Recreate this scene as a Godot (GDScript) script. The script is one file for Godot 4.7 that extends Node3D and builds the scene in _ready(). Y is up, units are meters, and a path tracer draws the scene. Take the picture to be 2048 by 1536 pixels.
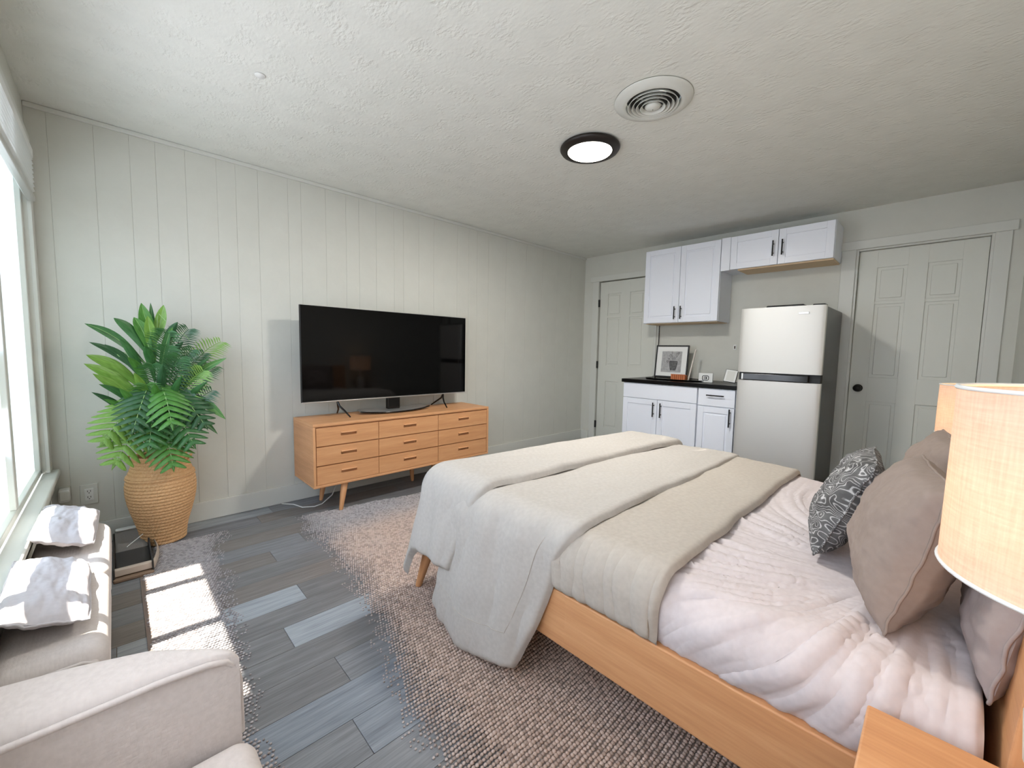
extends Node3D

# ---------------------------------------------------------------- mesh builder
class MB:
	var v := PackedVector3Array()
	var n := PackedVector3Array()
	var uv := PackedVector2Array()
	var ix := PackedInt32Array()

	func vert(p: Vector3, nn: Vector3, t := Vector2.ZERO) -> int:
		v.append(p); n.append(nn); uv.append(t)
		return v.size() - 1

	func tri(a: int, b: int, c: int) -> void:
		var g := (v[c] - v[a]).cross(v[b] - v[a])
		if g.dot(n[a] + n[b] + n[c]) < 0.0:
			ix.append(a); ix.append(c); ix.append(b)
		else:
			ix.append(a); ix.append(b); ix.append(c)

	# flat quad a-b-c-d, normal turned towards nn
	func quad(a: Vector3, b: Vector3, c: Vector3, d: Vector3, nn: Vector3, su := 1.0) -> void:
		var g := (b - a).cross(d - a).normalized()
		if g.dot(nn) < 0.0: g = -g
		var lu := (b - a).length() * su
		var lv := (d - a).length() * su
		var i := vert(a, g, Vector2(0, 0)); vert(b, g, Vector2(lu, 0)); vert(c, g, Vector2(lu, lv)); vert(d, g, Vector2(0, lv))
		tri(i, i + 1, i + 2); tri(i, i + 2, i + 3)

	func box(a: Vector3, b: Vector3, xf := Transform3D.IDENTITY) -> void:
		rb(a, b, 0.0, 0, xf)

	# box with rounded (seg > 1) or chamfered (seg 1) edges; u runs along the longer side of each face
	func rb(a: Vector3, b: Vector3, r := 0.004, seg := 1, xf := Transform3D.IDENTITY, off := Vector2.ZERO) -> void:
		var c := (a + b) * 0.5
		var h := (b - a).abs() * 0.5
		r = minf(r, minf(h.x, minf(h.y, h.z)) * 0.999)
		for ax in 3:
			var a1 := (ax + 1) % 3
			var a2 := (ax + 2) % 3
			var l1 := _lines(h[a1], r, seg)
			var l2 := _lines(h[a2], r, seg)
			for s in [-1.0, 1.0]:
				var base := v.size()
				for i in l1.size():
					for j in l2.size():
						var p := Vector3.ZERO
						p[ax] = s * h[ax]; p[a1] = l1[i]; p[a2] = l2[j]
						var inn := p
						var d := Vector3.ZERO
						if r > 0.0:
							for k in 3: inn[k] = clampf(p[k], -h[k] + r, h[k] - r)
							d = (p - inn).normalized()
							p = inn + d * r
						else:
							d[ax] = s
						var t := Vector2(p[a1], p[a2]) if h[a1] >= h[a2] else Vector2(p[a2], p[a1])
						vert(xf * (p + c), (xf.basis * d).normalized(), t + off)
				var w := l2.size()
				for i in l1.size() - 1:
					for j in w - 1:
						var q := base + i * w + j
						tri(q, q + w, q + w + 1); tri(q, q + w + 1, q + 1)

	func _lines(h: float, r: float, seg: int) -> PackedFloat32Array:
		var o := PackedFloat32Array()
		if r <= 0.0 or seg < 1: return PackedFloat32Array([-h, h])
		for i in seg + 1: o.append(-h + r - r * tan(PI / 4.0 * (1.0 - float(i) / seg)))
		for i in seg + 1: o.append(h - r + r * tan(PI / 4.0 * float(i) / seg))
		return o

	# surface through f(u, v) with smooth normals; out > 0 turns them away from the centre, flip inverts
	func grid(nu: int, nv: int, f: Callable, wrap := false, sc := Vector2.ONE, toward := Vector3.ZERO, use_toward := false) -> void:
		var base := v.size()
		var P := PackedVector3Array()
		for i in nu + 1:
			for j in nv + 1:
				P.append(f.call(float(i) / nu, float(j) / nv))
		put(P, nu, nv, wrap, sc, toward, use_toward)

	func put(P: PackedVector3Array, nu: int, nv: int, wrap := false, sc := Vector2.ONE, toward := Vector3.ZERO, use_toward := false) -> void:
		var base := v.size()
		var w := nv + 1
		var N := PackedVector3Array()
		N.resize(P.size())
		var cen := Vector3.ZERO
		for p in P: cen += p
		cen /= P.size()
		var sgn := 0.0
		for i in nu:
			for j in nv:
				var q := i * w + j
				var g := (P[q + w + 1] - P[q]).cross(P[q + 1] - P[q + w])
				N[q] += g; N[q + 1] += g; N[q + w] += g; N[q + w + 1] += g
				sgn += g.dot(toward) if use_toward else g.dot(P[q] + P[q + w + 1] - cen * 2.0)
		if wrap:
			for j in w:
				var g2: Vector3 = N[j] + N[nu * w + j]
				N[j] = g2; N[nu * w + j] = g2
		var s := 1.0 if sgn >= 0.0 else -1.0
		for i in nu + 1:
			for j in w:
				var q := i * w + j
				vert(P[q], (N[q] * s).normalized(), Vector2(float(i) / nu * sc.x, float(j) / nv * sc.y))
		for i in nu:
			for j in nv:
				var q := base + i * w + j
				if s > 0.0:
					ix.append_array(PackedInt32Array([q, q + 1, q + w, q + 1, q + w + 1, q + w]))
				else:
					ix.append_array(PackedInt32Array([q, q + w, q + 1, q + 1, q + w, q + w + 1]))

	func lathe(prof: Array, seg := 32, c := Vector3.ZERO, xf := Transform3D.IDENTITY, sc := Vector2.ONE) -> void:
		var P := PackedVector3Array()
		for i in seg + 1:
			var a := TAU * i / seg
			for k in prof:
				P.append(xf * (c + Vector3(cos(a) * k.x, k.y, sin(a) * k.x)))
		put(P, seg, prof.size() - 1, true, sc)

	# tube along points; rad: float or array
	func tube(pts: Array, rad, seg := 8, cap := true) -> void:
		var m := pts.size()
		var P := PackedVector3Array()
		var ups: Array = []
		var t0: Vector3 = (pts[1] - pts[0]).normalized()
		var u: Vector3 = t0.cross(Vector3.UP if absf(t0.y) < 0.9 else Vector3.RIGHT).normalized()
		for i in m:
			var t: Vector3 = (pts[mini(i + 1, m - 1)] - pts[maxi(i - 1, 0)]).normalized()
			u = (u - t * u.dot(t)).normalized()
			ups.append([u, t.cross(u)])
		for k in seg + 1:
			var a := TAU * k / seg
			if cap: P.append(pts[0])
			for i in m:
				var r: float = rad[i] if rad is Array else rad
				P.append(pts[i] + (ups[i][0] * cos(a) + ups[i][1] * sin(a)) * r)
			if cap: P.append(pts[m - 1])
		var nv := m - 1 + (2 if cap else 0)
		# orientation by the tube axis: compare with outward directions
		var base := v.size()
		var w := nv + 1
		var N := PackedVector3Array(); N.resize(P.size())
		for i in seg:
			for j in nv:
				var q := i * w + j
				var g := (P[q + w + 1] - P[q]).cross(P[q + 1] - P[q + w])
				N[q] += g; N[q + 1] += g; N[q + w] += g; N[q + w + 1] += g
		for j in w:
			var g2: Vector3 = N[j] + N[seg * w + j]
			N[j] = g2; N[seg * w + j] = g2
		var o := 1 if cap else 0
		var s := 1.0 if N[o].dot(P[o] - pts[0]) >= 0.0 else -1.0
		for i in seg + 1:
			for j in w:
				vert(P[i * w + j], (N[i * w + j] * s).normalized(), Vector2(float(j) * 0.05, float(i) / seg * 0.1))
		for i in seg:
			for j in nv:
				var q := base + i * w + j
				tri(q, q + 1, q + w); tri(q + 1, q + w + 1, q + w)

	# cloth with real thickness: mid surface f(u, v), thickness th, thinning to its rim over fraction eu / ev
	func shell(nu: int, nv: int, f: Callable, th: float, eu: float, ev: float, up: Vector3, sc := Vector2.ONE) -> void:
		var P := PackedVector3Array()
		for i in nu + 1:
			for j in nv + 1: P.append(f.call(float(i) / nu, float(j) / nv))
		var w := nv + 1
		var T := PackedVector3Array(); T.resize(P.size())
		var B := PackedVector3Array(); B.resize(P.size())
		var sgn := 0.0
		var NN := PackedVector3Array(); NN.resize(P.size())
		for i in nu + 1:
			for j in w:
				var du: Vector3 = P[mini(i + 1, nu) * w + j] - P[maxi(i - 1, 0) * w + j]
				var dv: Vector3 = P[i * w + mini(j + 1, nv)] - P[i * w + maxi(j - 1, 0)]
				NN[i * w + j] = du.cross(dv).normalized()
				sgn += NN[i * w + j].dot(up)
		var s := 1.0 if sgn > 0.0 else -1.0
		for i in nu + 1:
			for j in w:
				var x := minf(minf(float(i), nu - i) / nu / eu, minf(float(j), nv - j) / nv / ev)
				x = clampf(x, 0.0, 1.0)
				var e := sqrt(maxf(0.0, 1.0 - (1.0 - x) * (1.0 - x)))
				var q := i * w + j
				T[q] = P[q] + NN[q] * s * th * e
				B[q] = P[q] - NN[q] * s * 0.001 * e
		put(T, nu, nv, false, sc, up, true)
		put(B, nu, nv, false, sc, -up, true)

	func mesh() -> ArrayMesh:
		var m := ArrayMesh.new()
		var a := []
		a.resize(Mesh.ARRAY_MAX)
		a[Mesh.ARRAY_VERTEX] = v; a[Mesh.ARRAY_NORMAL] = n; a[Mesh.ARRAY_TEX_UV] = uv; a[Mesh.ARRAY_INDEX] = ix
		m.add_surface_from_arrays(Mesh.PRIMITIVE_TRIANGLES, a)
		return m

# ---------------------------------------------------------------- naming and tagging
var counts := {}
var M := {}
var rng := RandomNumberGenerator.new()

func numbered(parent: Node, called: String) -> String:
	var key := str(parent.get_instance_id()) + called
	counts[key] = counts.get(key, -1) + 1
	return called if counts[key] == 0 else "%s_%03d" % [called, counts[key]]

func part(called: String, mb, m: Material, parent: Node, at := Transform3D.IDENTITY) -> MeshInstance3D:
	var o := MeshInstance3D.new()
	o.mesh = mb.mesh() if mb is MB else mb
	o.material_override = m
	o.name = numbered(parent, called)
	o.transform = at
	o.cast_shadow = GeometryInstance3D.SHADOW_CASTING_SETTING_ON
	parent.add_child(o, true)
	return o

func thing(called: String, label: String, category: String, at := Vector3.ZERO, group := "") -> Node3D:
	var o := Node3D.new()
	o.name = numbered(self, called)
	add_child(o, true)
	o.position = at
	tag(o, label, category, group)
	return o

func tag(o: Node, label: String, category: String, group := "") -> void:
	o.set_meta("label", label)
	o.set_meta("category", category)
	if group != "": o.set_meta("group", group)

func struct_node(called: String) -> Node3D:
	var o := Node3D.new()
	o.name = called
	add_child(o, true)
	o.set_meta("kind", "structure")
	return o

func struct_mesh(called: String, mb: MB, m: Material) -> MeshInstance3D:
	var o := part(called, mb, m, self)
	o.set_meta("kind", "structure")
	return o

# ---------------------------------------------------------------- textures and materials
func noise_img(w: int, h: int, freq: float, sd: int, oct := 3, ridged := false, gain := 0.5) -> Image:
	var f := FastNoiseLite.new()
	f.noise_type = FastNoiseLite.TYPE_SIMPLEX_SMOOTH
	f.seed = sd
	f.frequency = freq
	f.fractal_type = FastNoiseLite.FRACTAL_RIDGED if ridged else FastNoiseLite.FRACTAL_FBM
	f.fractal_octaves = oct
	f.fractal_gain = gain
	var im := f.get_seamless_image(w, h)
	im.convert(Image.FORMAT_L8)
	return im

func to_tex(im: Image) -> ImageTexture:
	return ImageTexture.create_from_image(im)

# grain along u
func wood_tex(cols: Array, sd: int, w := 512, h := 256, stretch := 12, f1 := 0.02, f2 := 0.09, blend := 0.55) -> ImageTexture:
	var a := noise_img(w / stretch, h, f1, sd, 3)
	a.resize(w, h, Image.INTERPOLATE_CUBIC)
	var b := noise_img(w / 22, h, f2, sd + 7, 3, false, 0.65)
	b.resize(w, h, Image.INTERPOLATE_CUBIC)
	var da := a.get_data()
	var db := b.get_data()
	var out := PackedByteArray()
	out.resize(w * h * 3)
	var lut := []
	for i in 256:
		var t := i / 255.0 * (cols.size() - 1)
		var k := mini(int(t), cols.size() - 2)
		lut.append((cols[k] as Color).lerp(cols[k + 1], t - k))
	for i in w * h:
		var c: Color = lut[clampi(int(da[i] * blend + db[i] * (1.0 - blend)), 0, 255)]
		out[i * 3] = int(c.r * 255); out[i * 3 + 1] = int(c.g * 255); out[i * 3 + 2] = int(c.b * 255)
	var im := Image.create_from_data(w, h, false, Image.FORMAT_RGB8, out)
	im.generate_mipmaps()
	return to_tex(im)

func ramp_tex(im: Image, c0: Color, c1: Color) -> ImageTexture:
	var d := im.get_data()
	var out := PackedByteArray()
	out.resize(d.size() * 3)
	for i in d.size():
		var c := c0.lerp(c1, d[i] / 255.0)
		out[i * 3] = int(c.r * 255); out[i * 3 + 1] = int(c.g * 255); out[i * 3 + 2] = int(c.b * 255)
	return to_tex(Image.create_from_data(im.get_width(), im.get_height(), false, Image.FORMAT_RGB8, out))

func c8(r: int, g: int, b: int) -> Color:
	return Color8(r, g, b)

func mat(col: Color, rough := 0.6, metal := 0.0) -> StandardMaterial3D:
	var m := StandardMaterial3D.new()
	m.albedo_color = col
	m.roughness = rough
	m.metallic = metal
	return m

func textured(m: StandardMaterial3D, t: Texture2D, sc: Vector3, tri := false, world := false) -> StandardMaterial3D:
	m.albedo_texture = t
	m.uv1_scale = sc
	m.uv1_triplanar = tri
	m.uv1_world_triplanar = world
	return m

func relief(m: StandardMaterial3D, t: Texture2D, cm: float) -> StandardMaterial3D:
	m.heightmap_enabled = true
	m.heightmap_texture = t
	m.heightmap_scale = cm
	return m

func weave_img(sz: int, cells: int, sd: int) -> Image:
	var nz := noise_img(sz, sz, 0.05, sd, 3)
	var d := nz.get_data()
	for y in sz:
		for x in sz:
			var a := float(x) / sz * cells
			var b := float(y) / sz * cells
			var over := (int(a) + int(b)) % 2 == 0
			var s := absf(sin(PI * a)) if over else absf(sin(PI * b))
			d[y * sz + x] = clampi(int(70 + 120 * s + (d[y * sz + x] - 128) * 0.5), 0, 255)
	return Image.create_from_data(sz, sz, false, Image.FORMAT_L8, d)

func make_materials() -> void:
	var oak_t := wood_tex([c8(196, 138, 93), c8(213, 156, 108), c8(226, 172, 124)], 11, 1024, 256, 32, 0.025, 0.16)
	var grain := noise_img(64, 256, 0.12, 5, 2); grain.resize(512, 256, Image.INTERPOLATE_CUBIC)
	var grain_t := to_tex(grain)
	M.oak = relief(textured(mat(Color.WHITE, 0.45), oak_t, Vector3(0.8, 2.2, 1)), grain_t, 0.015)
	var wn := noise_img(256, 256, 0.02, 3, 4)
	M.wall = relief(textured(mat(Color.WHITE, 0.62), ramp_tex(wn, c8(212, 212, 203), c8(217, 217, 208)), Vector3.ONE * 0.7, true, true), to_tex(noise_img(256, 256, 0.08, 9, 3)), 0.03)
	M.trim = mat(c8(218, 219, 212), 0.4)
	M.door = mat(c8(220, 221, 212), 0.42)
	# ceiling: trowelled stipple
	var big := noise_img(512, 512, 0.012, 21, 3).get_data()
	var st1i := noise_img(256, 512, 0.07, 23, 4, false, 0.65); st1i.resize(512, 512, Image.INTERPOLATE_CUBIC)
	var st1 := st1i.get_data()
	var st2 := noise_img(256, 512, 0.05, 25, 3, true); st2.resize(512, 512, Image.INTERPOLATE_CUBIC)
	var sd2 := st2.get_data()
	var cd := PackedByteArray(); cd.resize(512 * 512)
	for i in cd.size():
		var k := clampf((big[i] - 90) / 90.0, 0.15, 1.0)
		var s := float(st1[i]) * 0.75 + float(sd2[i]) * 0.25
		s = clampf((s - 128.0) * 1.5 + 128.0, 0.0, 255.0)
		cd[i] = clampi(int(128 + (s - 128) * k), 0, 255)
	var ct := to_tex(Image.create_from_data(512, 512, false, Image.FORMAT_L8, cd))
	M.ceiling = relief(textured(mat(Color.WHITE, 0.8), ramp_tex(noise_img(256, 256, 0.02, 31, 3), c8(228, 229, 222), c8(234, 235, 228)), Vector3.ONE * 1.1, true, true), ct, 0.30)
	M.cab = mat(c8(242, 246, 255), 0.35)
	M.cab_raw = mat(c8(226, 198, 160), 0.6)
	M.black = mat(c8(14, 14, 16), 0.5)
	M.black_gloss = mat(c8(10, 10, 12), 0.12)
	M.black_soft = mat(c8(26, 25, 26), 0.6)
	M.counter = mat(c8(12, 11, 12), 0.3)
	M.counter.metallic_specular = 0.3
	var brush := noise_img(256, 32, 0.2, 41, 2); brush.resize(256, 512, Image.INTERPOLATE_CUBIC)
	M.steel = relief(mat(c8(222, 221, 217), 0.55, 0.65), to_tex(brush), 0.004)
	M.fridge_side = mat(c8(26, 26, 24), 0.28)
	M.white_plastic = mat(c8(235, 236, 233), 0.4)
	M.screen = mat(c8(4, 4, 5), 0.05)
	M.screen.metallic_specular = 0.36
	M.silver = mat(c8(205, 203, 200), 0.3, 0.8)
	M.bronze = mat(c8(42, 36, 33), 0.4, 0.3)
	# fabrics
	var wv := to_tex(weave_img(256, 32, 51))
	var lin_n := noise_img(256, 256, 0.06, 53, 3)
	var slub := noise_img(256, 64, 0.06, 57, 3); slub.resize(256, 512, Image.INTERPOLATE_CUBIC)
	var slub_t := to_tex(slub)
	M.sheet = relief(textured(mat(Color.WHITE, 0.85), ramp_tex(lin_n, c8(208, 198, 198), c8(219, 209, 209)), Vector3.ONE * 3.0, true), slub_t, 0.03)
	M.duvet = relief(textured(mat(Color.WHITE, 0.9), ramp_tex(lin_n, c8(182, 176, 169), c8(195, 189, 182)), Vector3.ONE * 3.0, true), slub_t, 0.05)
	M.throw_c = relief(textured(mat(Color.WHITE, 0.9), ramp_tex(lin_n, c8(180, 171, 160), c8(193, 184, 173)), Vector3.ONE * 3.0, true), slub_t, 0.06)
	M.pillow = relief(textured(mat(Color.WHITE, 0.85), ramp_tex(lin_n, c8(148, 132, 123), c8(158, 142, 132)), Vector3.ONE * 3.0, true), slub_t, 0.03)
	M.pillow_grey = relief(textured(mat(Color.WHITE, 0.85), ramp_tex(lin_n, c8(156, 144, 142), c8(166, 154, 151)), Vector3.ONE * 3.0, true), slub_t, 0.03)
	M.sofa = relief(textured(mat(Color.WHITE, 0.9), ramp_tex(lin_n, c8(206, 197, 192), c8(217, 208, 203)), Vector3.ONE * 4.0, true), wv, 0.05)
	M.sofa_pillow = relief(textured(mat(Color.WHITE, 0.8), ramp_tex(lin_n, c8(196, 192, 196), c8(208, 204, 207)), Vector3.ONE * 4.0, true), slub_t, 0.04)
	M.pattern = pattern_material()
	# rug
	M.rug_back = mat(c8(124, 111, 103), 0.95)
	M.rug_knot = mat(Color.WHITE, 0.95)
	M.rug_knot.vertex_color_use_as_albedo = true
	# plant and basket
	M.leaf = []
	for k in 4:
		var c: Color = [c8(74, 136, 48), c8(50, 108, 48), c8(120, 168, 62), c8(40, 88, 46)][k]
		var lm := textured(mat(Color.WHITE, 0.4), ramp_tex(noise_img(64, 64, 0.06, 60 + k, 2), c.darkened(0.12), c.lightened(0.1)), Vector3(1, 1, 1))
		lm.backlight_enabled = true
		lm.backlight = Color(0.25, 0.35, 0.12)
		M.leaf.append(lm)
	M.stem = mat(c8(150, 120, 84), 0.7)
	M.vein = mat(c8(150, 186, 120), 0.5)
	M.soil = mat(c8(82, 66, 53), 0.95)
	M.jute = relief(textured(mat(Color.WHITE, 0.9), ramp_tex(noise_img(256, 256, 0.16, 71, 3), c8(194, 146, 98), c8(246, 204, 156)), Vector3.ONE * 5.0, true), to_tex(noise_img(256, 256, 0.2, 73, 3)), 0.12)
	# glass
	M.glass = mat(Color(0.95, 1.0, 0.98, 0.08), 0.02)
	M.glass.transparency = BaseMaterial3D.TRANSPARENCY_ALPHA
	M.frosted = mat(Color(0.9, 0.95, 0.93), 0.5)
	M.frosted.backlight_enabled = true
	M.frosted.backlight = Color(0.50, 0.53, 0.53)
	M.shade_cloth = mat(Color(0.93, 0.92, 0.90), 0.9)
	M.shade_cloth.backlight_enabled = true
	M.shade_cloth.backlight = Color(0.98, 0.99, 1.0)
	# lamps
	var l1 := noise_img(16, 256, 0.12, 201, 3, false, 0.7); l1.resize(256, 256, Image.INTERPOLATE_CUBIC)
	var l2 := noise_img(256, 16, 0.12, 203, 3, false, 0.7); l2.resize(256, 256, Image.INTERPOLATE_CUBIC)
	var lda := l1.get_data()
	var ldb := l2.get_data()
	for i in lda.size(): lda[i] = (lda[i] + ldb[i]) / 2
	var linen := Image.create_from_data(256, 256, false, Image.FORMAT_L8, lda)
	M.shade = relief(textured(mat(Color.WHITE, 0.9), ramp_tex(linen, c8(218, 198, 184), c8(248, 233, 223)), Vector3(5, 1.2, 1)), wv, 0.04)
	M.shade.backlight_enabled = true
	M.shade.backlight = Color(0.95, 0.9, 0.82)
	M.bulb = mat(Color.WHITE)
	M.bulb.emission_enabled = true
	M.bulb.emission = Color(1.0, 0.78, 0.52)
	M.bulb.emission_energy_multiplier = 6.0
	M.diffuser = mat(c8(250, 250, 248), 0.4)
	M.diffuser.emission_enabled = true
	M.diffuser.emission = Color(1.0, 0.97, 0.92)
	M.diffuser.emission_energy_multiplier = 3.0
	M.ceramic = mat(c8(214, 206, 196), 0.35)

# grey cushion print: white veins and leaf curls on charcoal
func pattern_material() -> StandardMaterial3D:
	var s := 512
	var a := noise_img(s, s, 0.007, 81, 2).get_data()
	var b := noise_img(s, s, 0.012, 83, 2).get_data()
	var out := PackedByteArray(); out.resize(s * s * 3)
	for y in s:
		for x in s:
			var i := y * s + x
			var t := a[i] / 255.0 * 7.0 + b[i] / 255.0 * 2.0
			var l := absf(sin(t * PI))
			var w := 0.0
			if l > 0.965: w = 1.0
			elif l > 0.86: w = 0.32
			var d := absf(float(x - s / 2) - (y - s / 2) * 0.35)
			if d < 4.0: w = 1.0
			var g := 0.26 + 0.20 * (b[i] / 255.0) + w * 0.40
			out[i * 3] = int(g * 255); out[i * 3 + 1] = int(g * 252); out[i * 3 + 2] = int(g * 250)
	var m := mat(Color.WHITE, 0.85)
	m.albedo_texture = to_tex(Image.create_from_data(s, s, false, Image.FORMAT_RGB8, out))
	return m

var nz := FastNoiseLite.new()
var ns := FastNoiseLite.new()
func S2(x: float, y: float) -> float: return ns.get_noise_2d(x, y)
func N2(x: float, y: float) -> float: return nz.get_noise_2d(x, y)
func N3(x: float, y: float, z: float) -> float: return nz.get_noise_3d(x, y, z)

const CEIL := 2.38
const WX := 3.67     # headboard wall
const WZ := 4.79     # window wall

func _ready() -> void:
	# ------------------------------------------------ camera
	var cam := Camera3D.new()
	cam.name = "camera"
	cam.position = Vector3(3.332, 1.16, 4.506)
	cam.rotation_order = EULER_ORDER_YXZ
	cam.rotation = Vector3(deg_to_rad(-4.594), deg_to_rad(46.101), deg_to_rad(1.054))
	cam.fov = 85.747
	cam.near = 0.02
	cam.far = 100.0
	add_child(cam)
	cam.current = true
	# ------------------------------------------------ sky, sun, exposure
	var env := Environment.new()
	env.background_mode = Environment.BG_SKY
	var sm := ProceduralSkyMaterial.new()
	sm.sky_top_color = Color(0.80, 0.88, 1.0)
	sm.sky_horizon_color = Color(0.94, 0.97, 1.0)
	sm.ground_horizon_color = Color(0.92, 0.95, 1.0)
	sm.ground_bottom_color = Color(0.66, 0.67, 0.70)
	sm.sky_energy_multiplier = 1.8
	sm.ground_energy_multiplier = 2.2
	sm.sun_angle_max = 1.0
	env.sky = Sky.new()
	env.sky.sky_material = sm
	env.tonemap_mode = Environment.TONE_MAPPER_LINEAR
	env.tonemap_exposure = 2.06
	env.sdfgi_enabled = true
	env.ssao_enabled = true
	env.ssil_enabled = true
	var we := WorldEnvironment.new()
	we.name = "world"
	we.environment = env
	add_child(we)
	var sun := DirectionalLight3D.new()
	sun.name = "sun"
	sun.light_energy = 4.5
	sun.light_color = Color(1.0, 0.97, 0.92)
	sun.light_angular_distance = 0.6
	sun.shadow_enabled = true
	sun.sky_mode = DirectionalLight3D.SKY_MODE_LIGHT_ONLY
	add_child(sun)
	sun.look_at_from_position(Vector3(1, 5, 6), Vector3(1, 5, 6) + Vector3(0.01, -1.0, -0.30), Vector3.RIGHT)

	rng.seed = 4242
	nz.seed = 77
	nz.noise_type = FastNoiseLite.TYPE_SIMPLEX_SMOOTH
	nz.frequency = 1.0
	nz.fractal_octaves = 3
	ns.seed = 41
	ns.noise_type = FastNoiseLite.TYPE_SIMPLEX_SMOOTH
	ns.frequency = 1.0
	ns.fractal_type = FastNoiseLite.FRACTAL_NONE
	make_materials()
	build_shell()
	build_floor()
	build_window()
	build_doors()
	build_bed()
	build_kitchen()
	build_fridge()
	build_dresser()
	build_tv()
	build_seating()
	build_rug()
	build_plant()
	build_lamps()
	build_ceiling_fixtures()
	build_small_things()

# ---------------------------------------------------------------- room shell
func build_shell() -> void:
	# panelled wall behind the television: backing plus single boards with open grooves
	var wl := struct_node("wall_left")
	var b := MB.new()
	b.box(Vector3(-0.14, -0.02, -0.14), Vector3(-0.0022, CEIL + 0.05, WZ + 0.06))
	part("backing", b, M.wall, wl)
	var gz := [0.0, 0.31, 0.56, 0.83, 1.109, 1.42, 1.668, 1.819, 1.927, 2.066, 2.332, 2.49, 2.644, 2.734, 2.896, 3.041, 3.146, 3.3, 3.475, 3.562, 3.749, 3.877, 3.981, 4.14, 4.28, 4.394, 4.539, 4.712, WZ]
	for i in gz.size() - 1:
		var p := MB.new()
		p.rb(Vector3(-0.006, 0.0, gz[i] + (0.0007 if i > 0 else 0.0)), Vector3(0.0, CEIL, gz[i + 1] - 0.0007), 0.0012, 1)
		part("panel", p, M.wall, wl)
	# kitchen wall with two door openings
	var w := MB.new()
	var t := -0.12
	w.box(Vector3(-0.14, -0.02, t), Vector3(0.225, CEIL + 0.05, 0))
	w.box(Vector3(0.225, 2.055, t), Vector3(1.01, CEIL + 0.05, 0))
	w.box(Vector3(1.01, -0.02, t), Vector3(2.765, CEIL + 0.05, 0))
	w.box(Vector3(2.765, 2.05, t), Vector3(3.525, CEIL + 0.05, 0))
	w.box(Vector3(3.525, -0.02, t), Vector3(WX + 0.12, CEIL + 0.05, 0))
	struct_mesh("wall_back", w, M.wall)
	var closet := MB.new()
	closet.box(Vector3(0.1, -0.02, -0.20), Vector3(1.1, 2.2, -0.125))
	closet.box(Vector3(2.7, -0.02, -0.20), Vector3(3.6, 2.2, -0.125))
	struct_mesh("wall_beyond", closet, M.wall)
	var r := MB.new()
	r.box(Vector3(WX, -0.02, 0.0), Vector3(WX + 0.12, CEIL + 0.05, WZ + 0.06))
	struct_mesh("wall_right", r, M.wall)
	# window wall
	var f := MB.new()
	var z1 := WZ + 0.06
	f.box(Vector3(0.0, -0.02, WZ), Vector3(WX, 0.44, z1))
	f.box(Vector3(0.0, 2.12, WZ), Vector3(WX, CEIL + 0.05, z1))
	f.box(Vector3(0.0, 0.44, WZ), Vector3(0.10, 2.12, z1))
	f.box(Vector3(1.82, 0.44, WZ), Vector3(2.20, 2.12, z1))
	f.box(Vector3(3.50, 0.44, WZ), Vector3(WX, 2.12, z1))
	f.box(Vector3(2.20, 0.44, WZ), Vector3(3.50, 0.80, z1))
	struct_mesh("wall_front", f, M.wall)
	var c := MB.new()
	var vx := 2.272
	var vz := 2.575
	c.box(Vector3(-0.14, CEIL, -0.14), Vector3(vx - 0.124, CEIL + 0.10, WZ + 0.06))
	c.box(Vector3(vx + 0.124, CEIL, -0.14), Vector3(WX + 0.12, CEIL + 0.10, WZ + 0.06))
	c.box(Vector3(vx - 0.124, CEIL, -0.14), Vector3(vx + 0.124, CEIL + 0.10, vz - 0.124))
	c.box(Vector3(vx - 0.124, CEIL, vz + 0.124), Vector3(vx + 0.124, CEIL + 0.10, WZ + 0.06))
	struct_mesh("ceiling", c, M.ceiling)
	# baseboards
	b = MB.new()
	b.rb(Vector3(0.0005, 0.001, 0.0), Vector3(0.016, 0.125, WZ), 0.003, 1)
	struct_mesh("baseboard_left", b, M.trim)
	b = MB.new()
	b.rb(Vector3(0.017, 0.001, 0.0005), Vector3(0.13, 0.125, 0.014), 0.003, 1)
	b.rb(Vector3(1.10, 0.001, 0.0005), Vector3(2.66, 0.125, 0.014), 0.003, 1)
	b.rb(Vector3(3.63, 0.001, 0.0005), Vector3(3.65, 0.125, 0.014), 0.003, 1)
	struct_mesh("baseboard_back", b, M.trim)
	b = MB.new()
	b.rb(Vector3(WX - 0.014, 0.001, 0.02), Vector3(WX - 0.0005, 0.125, WZ - 0.02), 0.003, 1)
	struct_mesh("baseboard_right", b, M.trim)
	b = MB.new()
	b.rb(Vector3(0.02, 0.001, WZ - 0.014), Vector3(WX - 0.02, 0.125, WZ - 0.0005), 0.003, 1)
	struct_mesh("baseboard_front", b, M.trim)
	# slim moulding where the panelled wall meets the ceiling
	b = MB.new()
	b.rb(Vector3(0.0005, CEIL - 0.026, 0.0), Vector3(0.014, CEIL - 0.0005, WZ), 0.004, 1)
	struct_mesh("trim_1", b, M.trim)

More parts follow.
